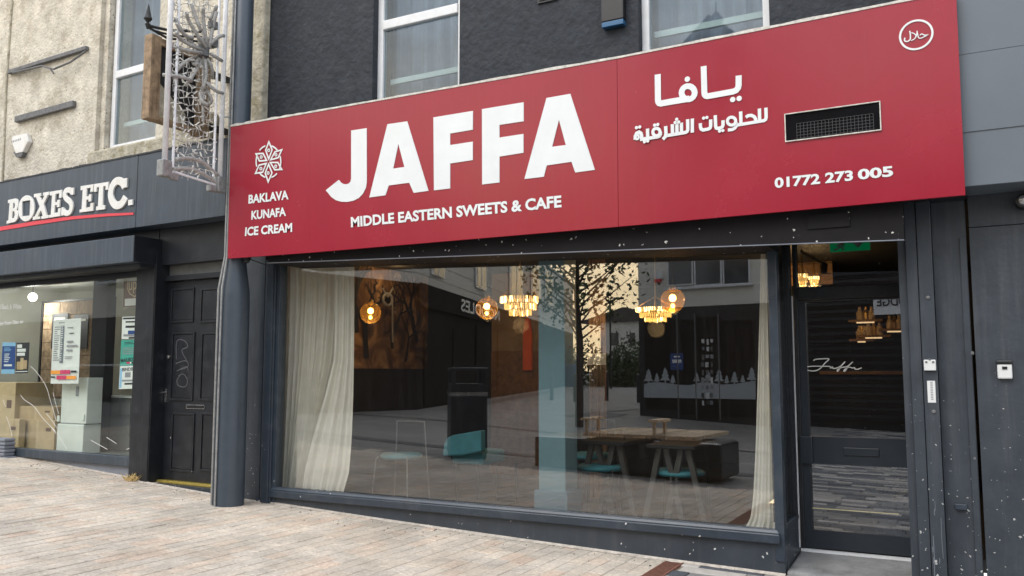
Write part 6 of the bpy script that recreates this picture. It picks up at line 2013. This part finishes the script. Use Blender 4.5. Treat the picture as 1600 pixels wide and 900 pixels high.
box('garage_door', mt['plaster'], hs_, a.x, b.x, yh - .1, yh - .005, a.z, b.z)
lpp = at(953, 470, 40)
sl_ = thing('street_lamp', 'thin street lamp on the side street', 'street lamp', (lpp.x, 40, g(lpp.x)))
mb = MB(); mb.tube([(lpp.x, 40, g(lpp.x)), (lpp.x, 40, lpp.z), (lpp.x + .5, 40, lpp.z + .12)], .06, 8); mb.build('post', mt['black'], sl_)
mb = MB(); mb.obox((lpp.x + .55, 40, lpp.z + .12), .6, .2, .12); mb.build('lantern', mt['black'], sl_)
cp = mg(965, 599)
car = thing('parked_car', 'dark blue car parked along the side street', 'car', (cp.x, cp.y, g(cp.x)))
def car_loop(pts, w_): return pts
prof = [(-2.1, .25), (-2.15, .7), (-1.9, .92), (-1.35, .98), (-.75, 1.42), (.75, 1.45), (1.35, 1.0), (2.0, .85), (2.15, .6), (2.1, .25)]
mb = MB()
mb.plate([[(cp.x + a_, g(cp.x) + b_) for a_, b_ in prof]], cp.y, 1.7)
mb.build('body', mt['carblue'], car, bevel=.08)
mb = MB(); mb.plate([[(cp.x + a_, g(cp.x) + b_) for a_, b_ in ((-1.2, 1.0), (-.7, 1.36), (.7, 1.38), (1.15, 1.0))]], cp.y - .02, .02); mb.build('side_window', mt['winglass'], car)
for sx in (-1.35, 1.35):
    w__ = MB().lathe((cp.x + sx, cp.y - .03, g(cp.x) + .32), [(.32, .0), (.32, .2)], 18, 'Y').build('wheel', mt['tyre'], car)
    MB().lathe((cp.x + sx, cp.y - .04, g(cp.x) + .32), [(.2, .0), (.2, .03)], 14, 'Y').build('rim', mt['chrome'], w__)
for k, (px_, py_, lab) in enumerate(((886, 604, 'blue wheeled bin standing right of another beyond the street tree'), (868, 603, 'blue wheeled bin half hidden beside the first, further left'))):
    q = mg(px_, py_)
    kk = (q - CAM).dot(FW) / F_PX
    t = thing('wheeled_bin', lab, 'bin', q, 'blue wheeled bins across the street')
    s_ = 36 * kk
    mb = MB(); mb.hexa([(q.x - .25 * s_, q.y, q.z), (q.x + .25 * s_, q.y, q.z), (q.x + .25 * s_, q.y + .5 * s_, q.z), (q.x - .25 * s_, q.y + .5 * s_, q.z), (q.x - .33 * s_, q.y - .05, q.z + .85 * s_), (q.x + .33 * s_, q.y - .05, q.z + .85 * s_), (q.x + .33 * s_, q.y + .6 * s_, q.z + .85 * s_), (q.x - .33 * s_, q.y + .6 * s_, q.z + .85 * s_)])
    mb.build('body', mt['binblue'], t, bevel=.03)
    mb = MB(); mb.box(q.x - .36 * s_, q.x + .36 * s_, q.y - .1, q.y + .65 * s_, q.z + .855 * s_, q.z + .95 * s_); mb.build('lid', mt['binblue'], t, bevel=.03)
for k, (px_, py_, h_) in enumerate(((899, 628, 44), (948, 626, 46), (998, 629, 44), (862, 625, 40))):
    q = mg(px_, py_)
    kk = (q - CAM).dot(FW) / F_PX
    t = thing('bollard', ('slim dark bollard, second from the left in the far row', 'slim dark bollard, third from the left in the far row', 'slim dark bollard beside the black shop corner across the street', 'slim dark bollard, first from the left in the far row')[k], 'bollard', q, 'bollards across the street')
    MB().lathe(q, [(3.2 * kk, 0), (3.0 * kk, h_ * kk * .95), (2.2 * kk, h_ * kk), (.3 * kk, h_ * kk * 1.02)], 12).build('post', mt['navy'], t)
tq = mg(905, 667)
tree = thing('street_tree', 'slender leafy street tree with a dark trunk across from the cafe', 'tree', tq)
r_ = random.Random(8)
mb = MB()
kk = (tq - CAM).dot(FW) / F_PX
ztp = at(905, 330, tq.y).z
mb.tube([tq, tq + Vector((.03, 0, 2)), Vector((tq.x - .05, tq.y, ztp * .62)), Vector((tq.x + .05, tq.y, ztp))], [.10, .085, .06, .02], 10)
tips = []
for k in range(44):
    z_ = tq.z + 2.0 + (ztp - tq.z - 2.0) * (k + .5) / 44
    a = k * 2.4
    l_ = (.55 + 1.0 * math.sin(math.pi * min(1, .2 + .8 * k / 44))) * r_.uniform(.7, 1.1)
    p0 = Vector((tq.x, tq.y, z_)); p1 = p0 + Vector((math.cos(a) * l_ * .5, math.sin(a) * l_ * .5, l_ * .35)); p2 = p0 + Vector((math.cos(a) * l_, math.sin(a) * l_, l_ * .75))
    mb.tube([p0, p1, p2], [.028, .018, .006], 5)
    tips += [p1, p1.lerp(p2, .5), p2, p2]
mb.build('trunk', mt['bark'], tree)
mb = MB()
for p in tips:
    for j in range(13):
        c = p + Vector((r_.gauss(0, .22), r_.gauss(0, .22), r_.gauss(0, .2)))
        u_ = Vector((r_.uniform(-1, 1), r_.uniform(-1, 1), r_.uniform(-1, .4))).normalized() * r_.uniform(.05, .09)
        v_ = u_.cross(Vector((r_.uniform(-1, 1), r_.uniform(-1, 1), r_.uniform(-1, 1)))).normalized() * r_.uniform(.025, .045)
        mb.add([c - u_, c + v_, c + u_, c - v_], [(0, 1, 2, 3)])
stuff(mb.build('crown', mt['leaf'], tree))
# low dark shrubs by the far corner
for px_, py_, s_, hh_ in ((968, 590, 1.5, 2.6), (905, 598, 2.2, 3.4), (985, 596, 1.6, 3.6)):
    q = mg(px_, 603 if px_ < 950 else 604)
    t = thing('shrub', {968: 'dark leafy shrub at the side street corner', 905: 'dark bushy hedge plant behind the wheeled bins', 985: 'dark rounded shrub beside the parked car'}[px_], 'shrub', q)
    mb = MB()
    for j in range(1600):
        a = r_.uniform(0, 6.28); rr_s = s_ * math.sqrt(r_.random())
        c = q + Vector((math.cos(a) * rr_s, math.sin(a) * rr_s, hh_ * r_.uniform(0.02, 1) * (1.1 - rr_s / s_ * .6)))
        u_ = Vector((r_.uniform(-1, 1), r_.uniform(-1, 1), r_.uniform(-1, 1))).normalized() * .13
        v_ = u_.cross(Vector((r_.uniform(-1, 1), r_.uniform(-1, 1), r_.uniform(-1, 1)))).normalized() * .07
        mb.add([c - u_, c + v_, c + u_, c - v_], [(0, 1, 2, 3)])
    stuff(mb.build('leaves', mt['leaf'], t))
    mb = MB(); mb.tube([q, q + Vector((0, 0, 2))], .05, 6); mb.build('stem', mt['bark'], t)
# litter bin
lq = mg(714, 716)
kk = (lq - CAM).dot(FW) / F_PX
lbn = thing('litter_bin', 'square navy litter bin with a silver band and open hood', 'litter bin', lq)
H_b = 141 * kk
side = 58 * kk
rz_ = R(38)
mb = MB(); mb.obox(lq + Vector((0, side * .5, H_b * .36)), side, side, H_b * .64, rz_); mb.build('body', mt['navy'], lbn, bevel=.015)
mb = MB(); mb.obox(lq + Vector((0, side * .5, H_b * .705)), side * 1.01, side * 1.01, H_b * .042, rz_); mb.build('silver_band', mt['chrome'], lbn)
mb = MB(); mb.obox(lq + Vector((0, side * .5, H_b * .02)), side * .95, side * .95, H_b * .04, rz_); mb.build('plinth', mt['black'], lbn)
mb = MB(); mb.obox(lq + Vector((0, side * .5, H_b * .775)), side * .96, side * .96, H_b * .09, rz_); mb.build('collar', mt['navy'], lbn)
for sx, sy in ((-1, -1), (1, -1), (1, 1), (-1, 1)):
    o_ = Matrix.Rotation(rz_, 3, 'Z') @ Vector((sx * side * .42, sy * side * .42, 0))
    mb = MB(); mb.obox(lq + Vector((0, side * .5, H_b * .895)) + o_, side * .1, side * .1, H_b * .15, rz_); mb.build('hood_post', mt['navy'], lbn)
mb = MB(); mb.obox(lq + Vector((0, side * .5, H_b * .985)), side, side, H_b * .03, rz_); mb.build('hood', mt['navy'], lbn, bevel=.01)
# bench
bq0, bq1 = mg(834, 727), mg(1128, 758)
bd = bq1 - bq0; bd.z = 0
bl = bd.length; bd.normalize()
ang = math.atan2(bd.y, bd.x)
bnc = thing('street_bench', 'street bench of timber slats and two arm hoops on a long black block', 'bench', bq0 + bd * bl / 2)
bn_ = Vector((-bd.y, bd.x, 0))
kk = ((bq0 + bq1) / 2 - CAM).dot(FW) / F_PX
hb = .50
zb3 = g((bq0.x + bq1.x) / 2)
mid_ = (bq0 + bq1) / 2 + bn_ * .42
mb = MB(); mb.obox(Vector((mid_.x, mid_.y, zb3 + hb / 2)), bl, .85, hb, ang); mb.build('block', mt['blackplastic'], bnc, bevel=.05)
def onb(s): return bq0 + bd * (bl * s)
ns_ = 26
for k in range(ns_):
    s_ = .30 + .60 * k / ns_
    if .655 < s_ < .69: continue
    c = onb(s_) + bn_ * .70
    mb = MB(); mb.obox(Vector((c.x, c.y, zb3 + hb + .055)), bl * .60 / ns_ * .70, 1.45, .05, ang); mb.build('slat', mt['slat'], bnc)
for s_ in (.30, .665):
    c = onb(s_) + bn_ * .25
    mb = MB()
    for dy in (-.2, .2):
        p = c + bn_ * dy
        mb.obox(Vector((p.x, p.y, zb3 + hb + .16)), .035, .05, .20, ang)
    mb.obox(Vector((c.x, c.y, zb3 + hb + .275)), .16, .5, .035, ang)
    mb.build('arm_hoop', mt['slat'], bnc)
# dark bands and squares in the street paving
def band(p, q, wd_, name='paving_band'):
    a, b = mg(*p), mg(*q)
    d = (b - a); d.z = 0; d.normalize(); n_ = Vector((-d.y, d.x, 0)) * wd_ / 2
    mb = MB(); n_s = 14
    for k in range(n_s):
        u_, v_ = a.lerp(b, k / n_s), a.lerp(b, (k + 1) / n_s)
        mb.quad(*[(p_.x, p_.y, g(p_.x) + .004) for p_ in (u_ - n_, v_ - n_, v_ + n_, u_ + n_)])
    return struct(mb.build(name, mt['band'], None))
band((440, 640), (1200, 708), .22)
band((440, 672), (1200, 745), .34)
def patch(pts):
    P4 = [mg(*p) for p in pts]
    mb = MB(); mb.quad(*[(p.x, p.y, g(p.x) + .004) for p in P4])
    return struct(mb.build('paving_band', mt['band'], None))
patch([(548, 624), (610, 619), (668, 624), (610, 628)])
patch([(880, 650), (935, 643), (985, 648), (930, 656)])
patch([(690, 640), (860, 610), (1000, 640), (890, 650)])
# cycle stands by the parcel shop, seen in its glass
FR = MIRRORL
for p0, p1, pt_, pb2, lab in ((95, 205, 571, 668, 'steel cycle stand nearest the white machine reflection'), (187, 260, 578, 680, 'steel cycle stand further right, behind the posters')):
    yy = 5.5
    a, b = at(p0, 640, yy, FRL), at(p1, 640, yy, FRL)
    t = thing('cycle_stand', lab, 'cycle stand', ((a.x + b.x) / 2, yy, .2), 'steel cycle stands on the pavement')
    zt3 = at((p0 + p1) / 2, pt_, yy, FRL).z
    mb = MB()
    mb.tube([(a.x, yy, .1), (a.x, yy, zt3 - .12), (a.x + .06, yy, zt3 - .03), (a.x + .16, yy, zt3), (b.x - .16, yy, zt3), (b.x - .06, yy, zt3 - .03), (b.x, yy, zt3 - .12), (b.x, yy, .1)], .025, 10)
    mb.build('hoop', mt['chrome'], t, smooth=True)
FR = IDENT
